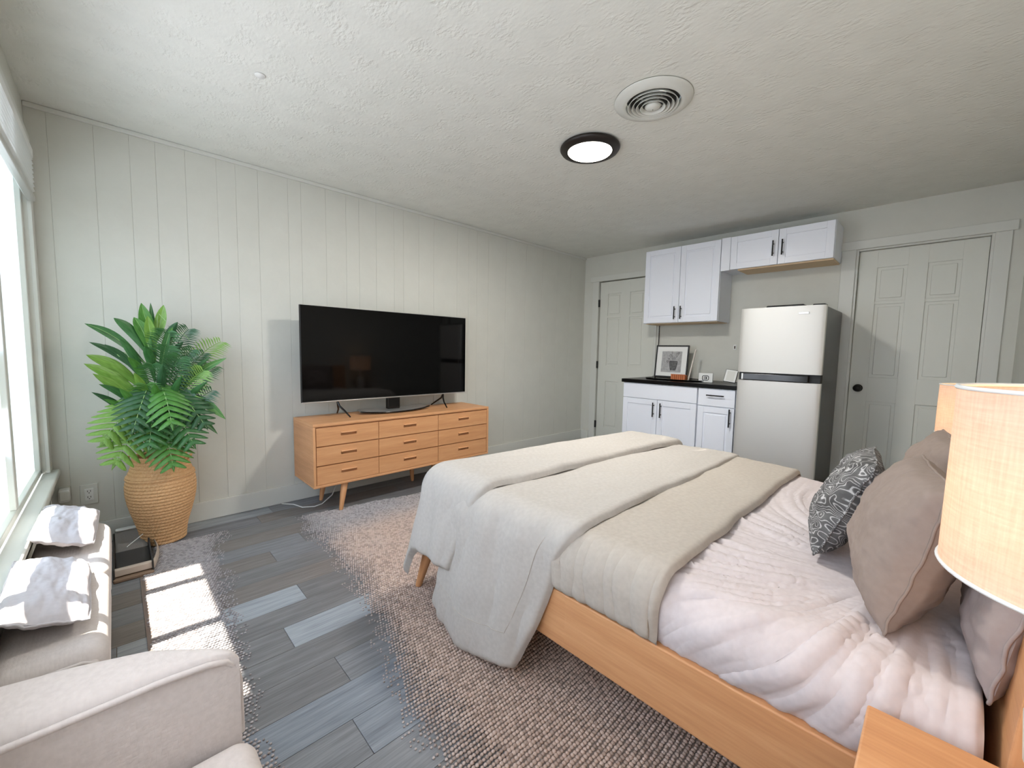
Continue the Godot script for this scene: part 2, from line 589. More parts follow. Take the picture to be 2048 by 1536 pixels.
func build_floor() -> void:
	var fl := struct_node("floor")
	var s := MB.new()
	s.box(Vector3(-0.14, -0.10, -0.14), Vector3(WX + 0.12, -0.004, WZ + 0.06))
	part("subfloor", s, mat(c8(150, 128, 102), 0.9), fl)
	var sets := [
		[c8(96, 97, 100), c8(124, 126, 130), c8(146, 149, 153)],
		[c8(96, 91, 88), c8(118, 113, 110), c8(140, 136, 133)],
		[c8(98, 102, 110), c8(126, 132, 140), c8(152, 158, 165)],
		[c8(92, 91, 92), c8(116, 116, 117), c8(138, 138, 140)],
		[c8(118, 123, 128), c8(150, 156, 161), c8(176, 182, 186)],
		[c8(80, 80, 84), c8(112, 113, 118), c8(148, 151, 157)]]
	var ms := []
	var gr := noise_img(64, 128, 0.1, 15, 3); gr.resize(512, 128, Image.INTERPOLATE_CUBIC)
	var gt := to_tex(gr)
	for k in sets.size():
		ms.append(relief(textured(mat(Color.WHITE, 0.42), wood_tex(sets[k], 100 + k * 9, 1024, 256, 20, 0.03, 0.16, 0.45), Vector3(0.8, 3.3, 1)), gt, 0.03))
	var pw := 0.152
	var x := 0.0
	while x < WX:
		var x1 := minf(x + pw, WX)
		var z := -rng.randf() * 0.9
		while z < WZ:
			var len := rng.randf_range(0.55, 1.22)
			var a := maxf(z, 0.0)
			var e := minf(z + len, WZ)
			if e - a > 0.02:
				var p := MB.new()
				p.rb(Vector3(x + 0.0007, -0.006, a + 0.0007), Vector3(x1 - 0.0007, 0.0, e - 0.0007), 0.0012, 1, Transform3D.IDENTITY, Vector2(rng.randf() * 3.0, rng.randf()))
				var k := rng.randi() % 12
				var id: int = [0, 0, 1, 1, 2, 2, 3, 3, 3, 4, 5, 0][k]
				part("plank", p, ms[id], fl)
			z += len
		x += pw

# ---------------------------------------------------------------- window, blind
func build_window() -> void:
	var w := struct_node("window_1")
	var zg := 4.825
	var x0 := 0.10
	var x1 := 1.82
	var y0 := 0.47
	var y1 := 2.12
	var b := MB.new()
	b.rb(Vector3(x0, y0, zg - 0.02), Vector3(x0 + 0.035, y1, zg + 0.02), 0.004)
	b.rb(Vector3(x1 - 0.035, y0, zg - 0.02), Vector3(x1, y1, zg + 0.02), 0.004)
	b.rb(Vector3(x0, y0, zg - 0.02), Vector3(x1, y0 + 0.03, zg + 0.02), 0.004)
	b.rb(Vector3(x0, y1 - 0.03, zg - 0.02), Vector3(x1, y1, zg + 0.02), 0.004)
	part("frame", b, M.trim, w)
	var mull := [0.83, 1.265, 1.70]
	for mx in mull:
		b = MB.new()
		b.rb(Vector3(mx - 0.026, y0 + 0.03, zg - 0.018), Vector3(mx + 0.026, y1 - 0.03, zg + 0.018), 0.004)
		part("mullion", b, M.trim, w)
	var edges := [x0 + 0.035] + mull + [x1 - 0.035]
	for i in edges.size() - 1:
		var a: float = edges[i] + (0.026 if i > 0 else 0.0)
		var e: float = edges[i + 1] - (0.026 if i < edges.size() - 2 else 0.0)
		# frosted strips and clear strips, from the sill up; the first light is frosted but for its edge
		var cells := [[a, e, 0.50, 0.72, true], [a, e, 0.72, 0.90, false], [a, e, 0.90, 1.13, true], [a, e, 1.13, 2.09, false]]
		if i == 0:
			cells = [[a, 0.66, 0.50, 2.09, true], [0.66, e, 0.50, 1.29, true], [0.66, e, 1.29, 2.09, false]]
		for q in cells:
			b = MB.new()
			b.quad(Vector3(q[0], q[2], zg), Vector3(q[1], q[2], zg), Vector3(q[1], q[3], zg), Vector3(q[0], q[3], zg), Vector3(0, 0, -1))
			part("frosted_pane" if q[4] else "pane", b, M.frosted if q[4] else M.glass, w)
	# casing boards, stool and apron
	b = MB.new()
	b.rb(Vector3(0.018, 0.47, WZ - 0.016), Vector3(0.10, 2.20, WZ + 0.002), 0.004)
	part("casing", b, M.trim, w)
	b = MB.new()
	b.rb(Vector3(1.82, 0.47, WZ - 0.016), Vector3(1.91, 2.20, WZ + 0.002), 0.004)
	part("casing", b, M.trim, w)
	b = MB.new()
	b.rb(Vector3(0.018, 2.12, WZ - 0.018), Vector3(1.91, 2.21, WZ + 0.002), 0.004)
	part("casing", b, M.trim, w)
	b = MB.new()
	b.rb(Vector3(0.018, 0.44, WZ - 0.045), Vector3(1.94, 0.47, zg - 0.019), 0.008, 2)
	part("stool", b, M.trim, w)
	b = MB.new()
	b.rb(Vector3(0.03, 0.355, WZ - 0.020), Vector3(1.92, 0.439, WZ - 0.0005), 0.004)
	part("apron", b, M.trim, w)
	# second window of the same wall, beside the camera, its roller shade pulled down
	var w2 := struct_node("window_2")
	b = MB.new()
	for q in [[2.20, 0.80, 2.24, 2.12], [3.46, 0.80, 3.50, 2.12], [2.24, 0.80, 3.46, 0.84], [2.24, 2.08, 3.46, 2.12]]:
		b.rb(Vector3(q[0], q[1], zg - 0.02), Vector3(q[2], q[3], zg + 0.02), 0.004)
	part("frame", b, M.trim, w2)
	b = MB.new()
	b.quad(Vector3(2.24, 0.84, zg), Vector3(3.46, 0.84, zg), Vector3(3.46, 2.08, zg), Vector3(2.24, 2.08, zg), Vector3(0, 0, -1))
	part("roller_shade", b, M.shade_cloth, w2)
	# raised slat blind
	var bl := thing("window_blind", "raised white slatted blind bunched at the head of the window", "blind", Vector3(0, 0, 0))
	b = MB.new()
	b.rb(Vector3(0.11, 2.075, WZ - 0.034), Vector3(1.81, 2.118, WZ - 0.002), 0.003)
	part("head_rail", b, M.white_plastic, bl)
	for k in 8:
		b = MB.new()
		var y := 1.905 + k * 0.022
		var xf := Transform3D(Basis(Vector3.RIGHT, 0.5), Vector3(0, y, WZ - 0.017))
		b.rb(Vector3(0.115, -0.0015, -0.018), Vector3(1.805, 0.0015, 0.018), 0.0012, 1, xf)
		part("slat", b, M.white_plastic, bl)
	b = MB.new()
	b.rb(Vector3(0.112, 1.862, WZ - 0.032), Vector3(1.808, 1.890, WZ - 0.003), 0.004)
	part("bottom_rail", b, M.silver, bl)

# ---------------------------------------------------------------- panel doors
func six_panel(parent: Node3D, x0: float, x1: float, y1: float, z: float, cols: Array, rows: Array) -> void:
	var b := MB.new()
	# slab built round its sunk fields: back board and raised stiles and rails
	b.rb(Vector3(x0, 0.008, z - 0.036), Vector3(x1, y1, z - 0.009), 0.002)
	part("slab", b, M.door, parent)
	var xs := [x0]
	for c in cols: xs.append(c[0]); xs.append(c[1])
	xs.append(x1)
	var ys := [0.008]
	for r in rows: ys.append(r[0]); ys.append(r[1])
	ys.append(y1)
	var i := 0
	while i < xs.size():
		b = MB.new()
		b.rb(Vector3(xs[i], 0.008, z - 0.0095), Vector3(xs[i + 1], y1, z), 0.003, 1)
		part("stile", b, M.door, parent)
		i += 2
	for c in cols:
		i = 0
		while i < ys.size():
			b = MB.new()
			b.rb(Vector3(c[0] - 0.002, ys[i], z - 0.0095), Vector3(c[1] + 0.002, ys[i + 1], z - 0.0002), 0.003, 1)
			part("rail", b, M.door, parent)
			i += 2
		for r in rows:
			b = MB.new()
			b.rb(Vector3(c[0] + 0.022, r[0] + 0.022, z - 0.012), Vector3(c[1] - 0.022, r[1] - 0.022, z - 0.0025), 0.008, 1)
			part("raised_panel", b, M.door, parent)

func build_doors() -> void:
	var rows := [[0.205, 0.793], [0.995, 1.595], [1.622, 1.892]]
	var d1 := struct_node("door_1")
	six_panel(d1, 0.238, 0.998, 2.045, -0.012, [[0.355, 0.54], [0.665, 0.85]], rows)
	for y in [1.783, 1.003, 0.229]:
		var h := MB.new()
		h.rb(Vector3(0.222, y - 0.045, -0.010), Vector3(0.242, y + 0.045, 0.012), 0.003)
		part("hinge", h, M.black, d1)
	var d2 := struct_node("door_2")
	six_panel(d2, 2.785, 3.505, 2.035, -0.035, [[2.905, 3.085], [3.20, 3.378]], rows)
	var k := MB.new()
	var kp := Vector3(2.845, 0.90, -0.034)
	var xk := Transform3D(Basis(Vector3.RIGHT, PI / 2), kp)
	k.lathe([Vector2(0, 0), Vector2(0.032, 0), Vector2(0.032, 0.006), Vector2(0.012, 0.012), Vector2(0.012, 0.03), Vector2(0.022, 0.036), Vector2(0.029, 0.048), Vector2(0.027, 0.060), Vector2(0.016, 0.067), Vector2(0, 0.068)], 28, Vector3.ZERO, xk)
	part("knob", k, M.black, d2)
	# casings
	var t := struct_node("trim_2")
	for a in [[0.135, 0.225, 0.0, 2.055], [1.0, 1.03, 0.9, 2.055]]:
		var b := MB.new()
		b.rb(Vector3(a[0], a[2] + 0.001, 0.0), Vector3(a[1], a[3], 0.012), 0.003)
		part("casing", b, M.trim, t)
	var b2 := MB.new()
	b2.rb(Vector3(0.10, 2.056, 0.0), Vector3(1.03, 2.122, 0.014), 0.003)
	part("head_casing", b2, M.trim, t)
	var u := struct_node("trim_3")
	for a in [[2.672, 2.768], [3.522, 3.602]]:
		var b := MB.new()
		b.rb(Vector3(a[0], 0.001, -0.001), Vector3(a[1], 2.05, 0.014), 0.003)
		part("casing", b, M.trim, u)
	b2 = MB.new()
	b2.rb(Vector3(2.645, 2.05, -0.001), Vector3(3.625, 2.12, 0.018), 0.003)
	part("head_casing", b2, M.trim, u)
	for a in [[2.765, 2.783, 0.0, 2.05], [3.507, 3.525, 0.0, 2.05]]:
		var b := MB.new()
		b.rb(Vector3(a[0], 0.001, -0.09), Vector3(a[1], 2.05, -0.001), 0.002)
		part("jamb", b, M.trim, u)
	b2 = MB.new()
	b2.rb(Vector3(2.783, 2.037, -0.09), Vector3(3.507, 2.05, -0.001), 0.002)
	part("jamb", b2, M.trim, u)

# ---------------------------------------------------------------- bed
const BX0 := 1.66
const BZ0 := 1.98
const BZ1 := 3.475

func skew(z: float) -> float:
	return clampf((3.4 - z) * 0.11, 0.0, 0.17)

func drape(fx: float, fz: float, R: float, h: float, x0: float, z0: float, z1: float, flare: float) -> Vector3:
	var qx := maxf(fx, x0 + R)
	var qz := clampf(fz, z0 + R, z1 - R)
	var o := Vector2(fx - qx, fz - qz)
	var rho := o.length()
	var sk := skew(qz) * clampf((2.6 - qx) / 0.6, 0.0, 1.0)
	if rho < 1e-6: return Vector3(fx + sk, h, fz)
	var d := o / rho
	var a := rho / R
	var hor := R * sin(minf(a, PI / 2))
	var y := h - R * (1.0 - cos(minf(a, PI / 2)))
	if a > PI / 2:
		var ex := rho - R * PI / 2
		hor += flare * ex
		y -= ex
	return Vector3(qx + d.x * hor + sk, y, qz + d.y * hor)

func build_bed() -> void:
	var bed := thing("bed_frame", "low oak platform bed frame with tapered legs under the pale bedding", "bed", Vector3(1.66, 0, 2.7))
	var o := -bed.position
	var xf := Transform3D(Basis.IDENTITY, o)
	var b := MB.new()
	b.rb(Vector3(1.66, 0.205, 3.462), Vector3(3.44, 0.385, 3.50), 0.005, 2, xf)
	part("side_rail", b, M.oak, bed)
	b = MB.new()
	b.rb(Vector3(1.86, 0.205, 1.955), Vector3(3.44, 0.385, 1.993), 0.005, 2, xf)
	part("side_rail", b, M.oak, bed)
	b = MB.new()
	var fx := Transform3D(Basis(Vector3.UP, -0.112), Vector3(1.66, 0, 3.46) + o)
	b.rb(Vector3(0.0, 0.205, -1.47), Vector3(0.038, 0.385, 0.0), 0.005, 2, fx)
	part("foot_rail", b, M.oak, bed)
	b = MB.new()
	b.rb(Vector3(1.90, 0.27, 2.0), Vector3(3.42, 0.30, 3.455), 0.004, 1, xf)
	part("platform", b, M.oak, bed)
	for l in [[Vector3(1.627, 0.002, 3.478), Vector3(1.70, 0.215, 3.46)], [Vector3(1.82, 0.002, 1.98), Vector3(1.89, 0.215, 2.0)], [Vector3(3.38, 0.002, 3.46), Vector3(3.34, 0.215, 3.45)], [Vector3(3.38, 0.002, 1.99), Vector3(3.34, 0.215, 2.01)]]:
		b = MB.new()
		b.tube([l[0] + o, l[0].lerp(l[1], 0.05) + o, l[1] + o], [0.013, 0.0155, 0.027], 16)
		part("leg", b, M.oak, bed)
	# headboard, leaning back a little
	b = MB.new()
	var hx := Transform3D(Basis(Vector3.BACK, -0.065), Vector3(3.442, 0.47, 0) + o)
	b.rb(Vector3(0.0, -0.30, 1.95), Vector3(0.030, 0.42, 3.525), 0.006, 2, hx)
	part("headboard", b, M.oak, bed)

	# mattress and fitted sheet
	var mt := thing("mattress", "thick mattress in a creased pale pinkish white sheet on the oak bed", "mattress", Vector3(2.6, 0.30, 2.73))
	o = -mt.position
	b = MB.new()
	b.rb(Vector3(1.90, 0.302, 2.01), Vector3(3.42, 0.530, 3.440), 0.06, 3, Transform3D(Basis.IDENTITY, o))
	part("core", b, M.sheet, mt)
	b = MB.new()
	var cen := Vector2(3.30, 2.98)
	b.shell(240, 240, func(u: float, v: float):
		var x := lerpf(1.80, 3.425, u)
		var z := lerpf(BZ0 - 0.11, BZ1 + 0.135, v)
		var dx := x - cen.x
		var dz := z - cen.y
		var r := Vector2(dx, dz).length()
		var an := atan2(dz, -dx)
		var p := drape(x, z, 0.075, 0.548, 1.70, BZ0 + 0.0, BZ1, -0.02)
		# folds that run out from under the pillows
		var bend := an + r * 0.35 + S2(r * 1.3, an) * 0.12
		var fold := S2(bend * 3.2 + 4.0, r * 0.45) * 0.012 * smoothstep(0.08, 0.4, r)
		var sharp := 0.0
		for q in 3:
			var w := 1.0 - absf(S2(bend * [4.5, 8.0, 13.0][q] + q * 17.0, r * [0.5, 0.8, 1.2][q] + q * 5.0))
			sharp += pow(w, [7.0, 9.0, 10.0][q]) * [0.011, 0.008, 0.005][q]
		sharp *= smoothstep(0.10, 0.34, r) * (1.0 - 0.75 * smoothstep(0.55, 1.0, r)) * (1.0 - smoothstep(0.30, 0.45, 3.30 - x) * smoothstep(0.0, 0.3, 2.95 - z) * 0.6)
		var nx := clampf((z - (BZ1 - 0.1)) / 0.12, 0.0, 1.0)
		var nn := Vector3(0, 1, 0).lerp(Vector3(0, 0.15, 1), nx).normalized()
		var fine := N2(x * 6.0 + z * 3.0, z * 4.0 - x * 2.0) * 0.0012
		var bulge := sin(clampf((0.53 - p.y) / 0.14, 0.0, 1.0) * PI) * 0.016 * nx
		return p + nn * (fold + sharp + fine - 0.006 + bulge) * lerpf(0.25, 1.0, smoothstep(2.62, 2.90, x)) + o, 0.012, 0.01, 0.01, Vector3(0, 1, 0.2), Vector2(3, 3))
	part("fitted_sheet", b, M.sheet, mt)

	# bedding layers, each overlapping the next towards the pillows
	var cv := thing("coverlet", "beige coverlet spread flat next to the bare sheet and tucked into the bed rail", "bedspread", Vector3(2.65, 0.55, 2.73))
	o = -cv.position
	b = MB.new()
	b.shell(70, 170, func(u: float, v: float):
		var z := lerpf(BZ0 - 0.22, BZ1 + 0.165, v)
		var x := lerpf(2.44, 2.865 + N2(z * 2.0, 1.0) * 0.02, u)
		var p := drape(x, z, 0.085, 0.570, 1.6, BZ0 - 0.02, BZ1 + 0.020, -0.03)
		var d := smoothstep(BZ1 - 0.15, BZ1 + 0.05, z)
		var pl := absf(sin(x * 62.0 + N2(x * 8.0, z * 2.0) * 2.2)) * 0.008 * d
		var w := N2(x * 2.5 + 3.0, z * 1.4) * 0.009 + N2(x * 7.0 + z * 2.0, z * 3.0) * 0.004
		return p + Vector3(0, w * (1.0 - d), w * d + pl) + o, 0.022, 0.06, 0.02, Vector3(0, 1, 0.2), Vector2(2, 4))
	part("cloth", b, M.throw_c, cv)

	var bk := thing("throw_blanket", "wide beige quilt draped over the bed side, its stitched corner almost on the rug", "blanket", Vector3(2.3, 0.55, 2.73))
	o = -bk.position
	var quilt := func(u: float, v: float):
		var z := lerpf(BZ0 - 0.25, BZ1 + 0.545 + 0.035 * sin(u * PI * 1.3 - 0.4), v)
		var t := maxf(z - BZ1 + 0.02, 0.0)
		var x := lerpf(2.02 - t * 0.30, 2.575 + N2(z * 1.6, 5.0) * 0.018 - t * 0.30 - t * t * 0.12, u)
		var p := drape(x, z, 0.095, 0.588, 1.2, BZ0 - 0.03, BZ1 + 0.04, 0.10)
		var d := smoothstep(BZ1 - 0.18, BZ1 + 0.12, z)
		var pl := sin(x * 34.0 + N2(x * 5.0, z * 2.0) * 2.5 + z * 6.0) * 0.007 * d + sin(x * 9.0 + 1.0) * 0.012 * d
		var w := N2(x * 2.0 + 13.0, z * 1.2) * 0.012 + N2(x * 6.0 + z * 2.0 + 7.0, z * 2.5) * 0.005
		return p + Vector3(0, w * (1.0 - d), w * d + pl)
	b = MB.new()
	b.shell(90, 200, func(u: float, v: float): return quilt.call(u, v) + o, 0.024, 0.05, 0.015, Vector3(0, 1, 0.2), Vector2(2, 4))
	part("cloth", b, M.duvet, bk)
	b = MB.new()
	var hem: Array = []
	for i in 41: hem.append(quilt.call(0.02 + 0.96 * i / 40.0, 0.995) + o + Vector3(0, 0, 0.006))
	b.tube(hem, 0.006, 6)
	part("piped_hem", b, M.duvet, bk)
	b = MB.new()
	var seam: Array = []
	for i in 31: seam.append(quilt.call(0.08 + 0.76 * i / 30.0, 0.935) + o + Vector3(0, 0, 0.0245))
	for i in 20: seam.append(quilt.call(0.84, 0.935 - 0.2 * i / 19.0) + o + Vector3(0, 0.004, 0.0245))
	b.tube(seam, 0.0016, 5)
	part("stitched_seam", b, M.throw_c, bk)

	var dv := thing("duvet", "pale duvet folded over the foot of the bed and hanging down its corner", "duvet", Vector3(1.9, 0.55, 2.73))
	o = -dv.position
	b = MB.new()
	b.shell(120, 200, func(u: float, v: float):
		var z := lerpf(BZ0 - 0.25, BZ1 + 0.34, v)
		var x := lerpf(BX0 - 0.27, 2.125 + N2(z * 1.8, 9.0) * 0.015 - maxf(z - BZ1, 0.0) * 0.35, u)
		var p := drape(x, z, 0.10, 0.612, BX0 + 0.03, BZ0 - 0.03, BZ1 + 0.03, 0.24)
		var d := smoothstep(BZ1 - 0.2, BZ1 + 0.1, z)
		var e := smoothstep(BX0 + 0.20, BX0 - 0.05, x)
		var pl := sin(x * 30.0 + N2(x * 5.0, z * 2.0) * 2.0) * 0.008 * d * (1.0 - e) + sin(z * 26.0) * 0.008 * e * (1.0 - d)
		var w := N2(x * 2.2 + 23.0, z * 1.3) * 0.012 + N2(x * 6.0 + z * 2.0 + 17.0, z * 2.5) * 0.004
		return p + Vector3(-pl * e, w * (1.0 - maxf(d, e)), pl * d + w * d) + o, 0.032, 0.045, 0.015, Vector3(-0.2, 1, 0.2), Vector2(2, 4))
	part("cloth", b, M.duvet, dv)

	# pillows
	bed_pillow("scatter_cushion", "charcoal cushion printed with white curling leaves on the bed", "cushion", Vector3(3.150, 0.718, 2.86), 5, 22, 0.385, 0.345, 0.13, M.pattern, 5, 1.0, "")
	bed_pillow("pillow", "plump taupe pillow with a piped seam leaning behind the printed cushion", "pillow", Vector3(3.295, 0.732, 3.13), 8, 14, 0.46, 0.375, 0.18, M.pillow, 6, 1.0, "bed pillows")
	bed_pillow("pillow", "taupe pillow propped at the far end of the headboard beyond the others", "pillow", Vector3(3.335, 0.722, 2.43), 5, 12, 0.52, 0.37, 0.17, M.pillow, 7, 1.0, "bed pillows")
	bed_pillow("pillow", "greyish taupe pillow lying against the headboard under the large lamp shade", "pillow", Vector3(3.450, 0.690, 3.215), 0, 8, 0.47, 0.295, 0.10, M.pillow_grey, 8, 1.0, "bed pillows")

func pillow_point(u: float, v: float, w: float, h: float, t: float, side: float, sd: float) -> Vector3:
	var a := u * 2.0 - 1.0
	var b := v * 2.0 - 1.0
	var e := pow(maxf(0.0, 1.0 - pow(absf(a), 2.6)), 0.55) * pow(maxf(0.0, 1.0 - pow(absf(b), 2.6)), 0.55)
	var px := a * w * 0.5 * (1.0 - 0.07 * (1.0 - b * b))
	var py := b * h * 0.5 * (1.0 - 0.08 * (1.0 - a * a))
	var cr := absf(a * b)
	px *= 1.0 - 0.10 * cr * cr
	py *= 1.0 - 0.10 * cr * cr
	var wr := N3(a * 2.2 + sd * 3.1, b * 2.2, side + sd) * 0.10 + absf(N3(a * 4.0 + sd, b * 4.0 + 7.0, side * 2.0)) * -0.16 * (0.4 + cr)
	return Vector3(px, py, side * t * 0.5 * e * (1.0 + wr) + (N3(a * 1.5, b * 1.5, sd) * 0.012 if e > 0.0 else 0.0))

func pillow_mesh(w: float, h: float, t: float, sd: float, n := 44) -> MB:
	var b := MB.new()
	for s in [1.0, -1.0]:
		b.grid(n, n, func(u: float, v: float): return pillow_point(u, v, w, h, t, s, sd), false, Vector2(1, 1), Vector3(0, 0, s), true)
	return b

func pillow_piping(w: float, h: float, sd: float, r: float) -> MB:
	var b := MB.new()
	var pts: Array = []
	var m := 30
	for k in 4:
		for i in m:
			var q := float(i) / m
			var uv := [Vector2(q, 0), Vector2(1, q), Vector2(1 - q, 1), Vector2(0, 1 - q)][k] as Vector2
			var p := pillow_point(uv.x, uv.y, w, h, 0.0, 1.0, sd)
			p.z = (pillow_point(uv.x * 0.98 + 0.01, uv.y * 0.98 + 0.01, w, h, 0.0, 1.0, sd)).z
			pts.append(p)
	pts.append(pts[0])
	b.tube(pts, r, 6)
	return b

func bed_pillow(called: String, label: String, cat: String, c: Vector3, yaw: float, tilt: float, w: float, h: float, t: float, m: Material, sd: float, k: float, group: String) -> Node3D:
	var y := deg_to_rad(yaw)
	var tl := deg_to_rad(tilt)
	var W := Vector3(sin(y), 0, cos(y))
	var N0 := Vector3(-cos(y), 0, sin(y))
	var U := Vector3.UP * cos(tl) - N0 * sin(tl)
	var N := N0 * cos(tl) + Vector3.UP * sin(tl)
	var th := thing(called, label, cat, c, group)
	th.transform = Transform3D(Basis(W, U, N), c)
	part("cover", pillow_mesh(w, h, t, sd), m, th)
	part("piping", pillow_piping(w, h, sd, 0.0032), m, th)
	return th

# ---------------------------------------------------------------- kitchen
func bar_handle(parent: Node3D, p: Vector3, ln: float, vertical := true) -> void:
	var b := MB.new()
	var d := Vector3.UP if vertical else Vector3.RIGHT
	var a := p - d * ln * 0.5 + Vector3(0, 0, 0.030)
	var e := p + d * ln * 0.5 + Vector3(0, 0, 0.030)
	b.tube([a, e], 0.0058, 10)
	for s in [-0.3, 0.3]:
		b.tube([p + d * ln * s, p + d * ln * s + Vector3(0, 0, 0.030)], 0.0045, 8)
	part("handle", b, M.black, parent)

# door or drawer front lying in the z = zf plane; style 0 flat, 1 recessed panel, 2 raised panel
func front(called: String, parent: Node3D, x0: float, x1: float, y0: float, y1: float, zf: float, style: int) -> MeshInstance3D:
	var b := MB.new()
	var r := 0.055
	if style == 0:
		b.rb(Vector3(x0, y0, zf - 0.019), Vector3(x1, y1, zf), 0.003)
		return part(called, b, M.cab, parent)
	b.rb(Vector3(x0, y0, zf - 0.019), Vector3(x0 + r, y1, zf), 0.003)
	b.rb(Vector3(x1 - r, y0, zf - 0.019), Vector3(x1, y1, zf), 0.003)
	b.rb(Vector3(x0 + r - 0.001, y0, zf - 0.019), Vector3(x1 - r + 0.001, y0 + r, zf - 0.0003), 0.003)
	b.rb(Vector3(x0 + r - 0.001, y1 - r, zf - 0.019), Vector3(x1 - r + 0.001, y1, zf - 0.0003), 0.003)
	var o := part(called, b, M.cab, parent)
	b = MB.new()
	b.box(Vector3(x0 + r - 0.004, y0 + r - 0.004, zf - 0.016), Vector3(x1 - r + 0.004, y1 - r + 0.004, zf - 0.0085))
	if style == 2:
		b.rb(Vector3(x0 + r + 0.014, y0 + r + 0.014, zf - 0.015), Vector3(x1 - r - 0.014, y1 - r - 0.014, zf - 0.0015), 0.007, 1)
	part("panel", b, M.cab, o)
	return o

func build_kitchen() -> void:
	# base units
	var zf := 0.60
	var c := thing("base_cabinet", "white base cabinet with two framed doors under the black countertop", "cabinet", Vector3(1.38, 0, 0.29), "white kitchen cabinets")
	var o := -c.position
	var g := Node3D.new()
	var b := MB.new()
	b.rb(Vector3(0.988, 0.10, 0.016) + o, Vector3(1.764, 0.853, zf - 0.021) + o, 0.002)
	b.box(Vector3(1.0, 0.001, 0.03) + o, Vector3(1.76, 0.10, zf - 0.09) + o)
	part("body", b, M.cab, c)
	front("false_front", c, 0.99 + o.x, 1.762 + o.x, 0.698, 0.850, zf + o.z, 0)
	var d := front("door", c, 0.99 + o.x, 1.372 + o.x, 0.105, 0.693, zf + o.z, 1)
	bar_handle(d, Vector3(1.343 + o.x, 0.595, zf + o.z), 0.145)
	d = front("door", c, 1.376 + o.x, 1.762 + o.x, 0.105, 0.693, zf + o.z, 1)
	bar_handle(d, Vector3(1.42 + o.x, 0.595, zf + o.z), 0.145)
	c = thing("base_cabinet", "narrow white base cabinet with one drawer and one door next to the fridge", "cabinet", Vector3(1.93, 0, 0.29), "white kitchen cabinets")
	o = -c.position
	b = MB.new()
	b.rb(Vector3(1.768, 0.10, 0.016) + o, Vector3(2.096, 0.853, zf - 0.021) + o, 0.002)
	b.box(Vector3(1.772, 0.001, 0.03) + o, Vector3(2.09, 0.10, zf - 0.09) + o)
	part("body", b, M.cab, c)
	d = front("drawer", c, 1.774 + o.x, 2.092 + o.x, 0.690, 0.850, zf + o.z, 0)
	bar_handle(d, Vector3(1.932 + o.x, 0.79, zf + o.z), 0.15, false)
	d = front("door", c, 1.774 + o.x, 2.092 + o.x, 0.105, 0.684, zf + o.z, 2)
	bar_handle(d, Vector3(2.060 + o.x, 0.60, zf + o.z), 0.16)
	b = MB.new()
	b.rb(Vector3(0.972, 0.8535, 0.002), Vector3(2.108, 0.889, 0.618), 0.004, 2)
	var ct := part("countertop", b, M.counter, self)
	tag(ct, "black countertop across the white base cabinets", "countertop")
	# wall units
	c = thing("wall_cabinet", "tall white wall cabinet with two raised panel doors above the countertop", "cabinet", Vector3(1.42, 1.48, 0.16), "white kitchen cabinets")
	o = -c.position
	b = MB.new()
	b.rb(Vector3(1.034, 1.480, 0.002) + o, Vector3(1.806, 2.247, 0.308) + o, 0.002)
	part("body", b, M.cab, c)
	b = MB.new()
	b.box(Vector3(1.05, 1.474, 0.02) + o, Vector3(1.79, 1.481, 0.29) + o)
	part("underside", b, M.cab_raw, c)
	d = front("door", c, 1.037 + o.x, 1.419 + o.x, 1.483 + o.y, 2.244 + o.y, 0.33 + o.z, 2)
	bar_handle(d, Vector3(1.387 + o.x, 1.578 + o.y, 0.33 + o.z), 0.13)
	d = front("door", c, 1.423 + o.x, 1.803 + o.x, 1.483 + o.y, 2.244 + o.y, 0.33 + o.z, 2)
	bar_handle(d, Vector3(1.452 + o.x, 1.578 + o.y, 0.33 + o.z), 0.13)
	c = thing("wall_cabinet", "short wide white wall cabinet with two framed doors over the fridge", "cabinet", Vector3(2.24, 1.945, 0.16), "white kitchen cabinets")
	o = -c.position
	b = MB.new()
	b.rb(Vector3(1.809, 1.952, 0.002) + o, Vector3(2.668, 2.250, 0.308) + o, 0.002)
	b.rb(Vector3(1.809, 1.946, 0.308) + o, Vector3(1.888, 2.250, 0.328) + o, 0.002)
	part("body", b, M.cab, c)
	b = MB.new()
	b.box(Vector3(1.95, 1.940, 0.02) + o, Vector3(2.66, 1.953, 0.295) + o)
	part("underside", b, M.cab_raw, c)
	d = front("door", c, 1.891 + o.x, 2.273 + o.x, 1.950 + o.y, 2.247 + o.y, 0.33 + o.z, 1)
	bar_handle(d, Vector3(2.240 + o.x, 2.086 + o.y, 0.33 + o.z), 0.13)
	d = front("door", c, 2.277 + o.x, 2.664 + o.x, 1.950 + o.y, 2.247 + o.y, 0.33 + o.z, 1)
	bar_handle(d, Vector3(2.310 + o.x, 2.086 + o.y, 0.33 + o.z), 0.13)
	g.free()

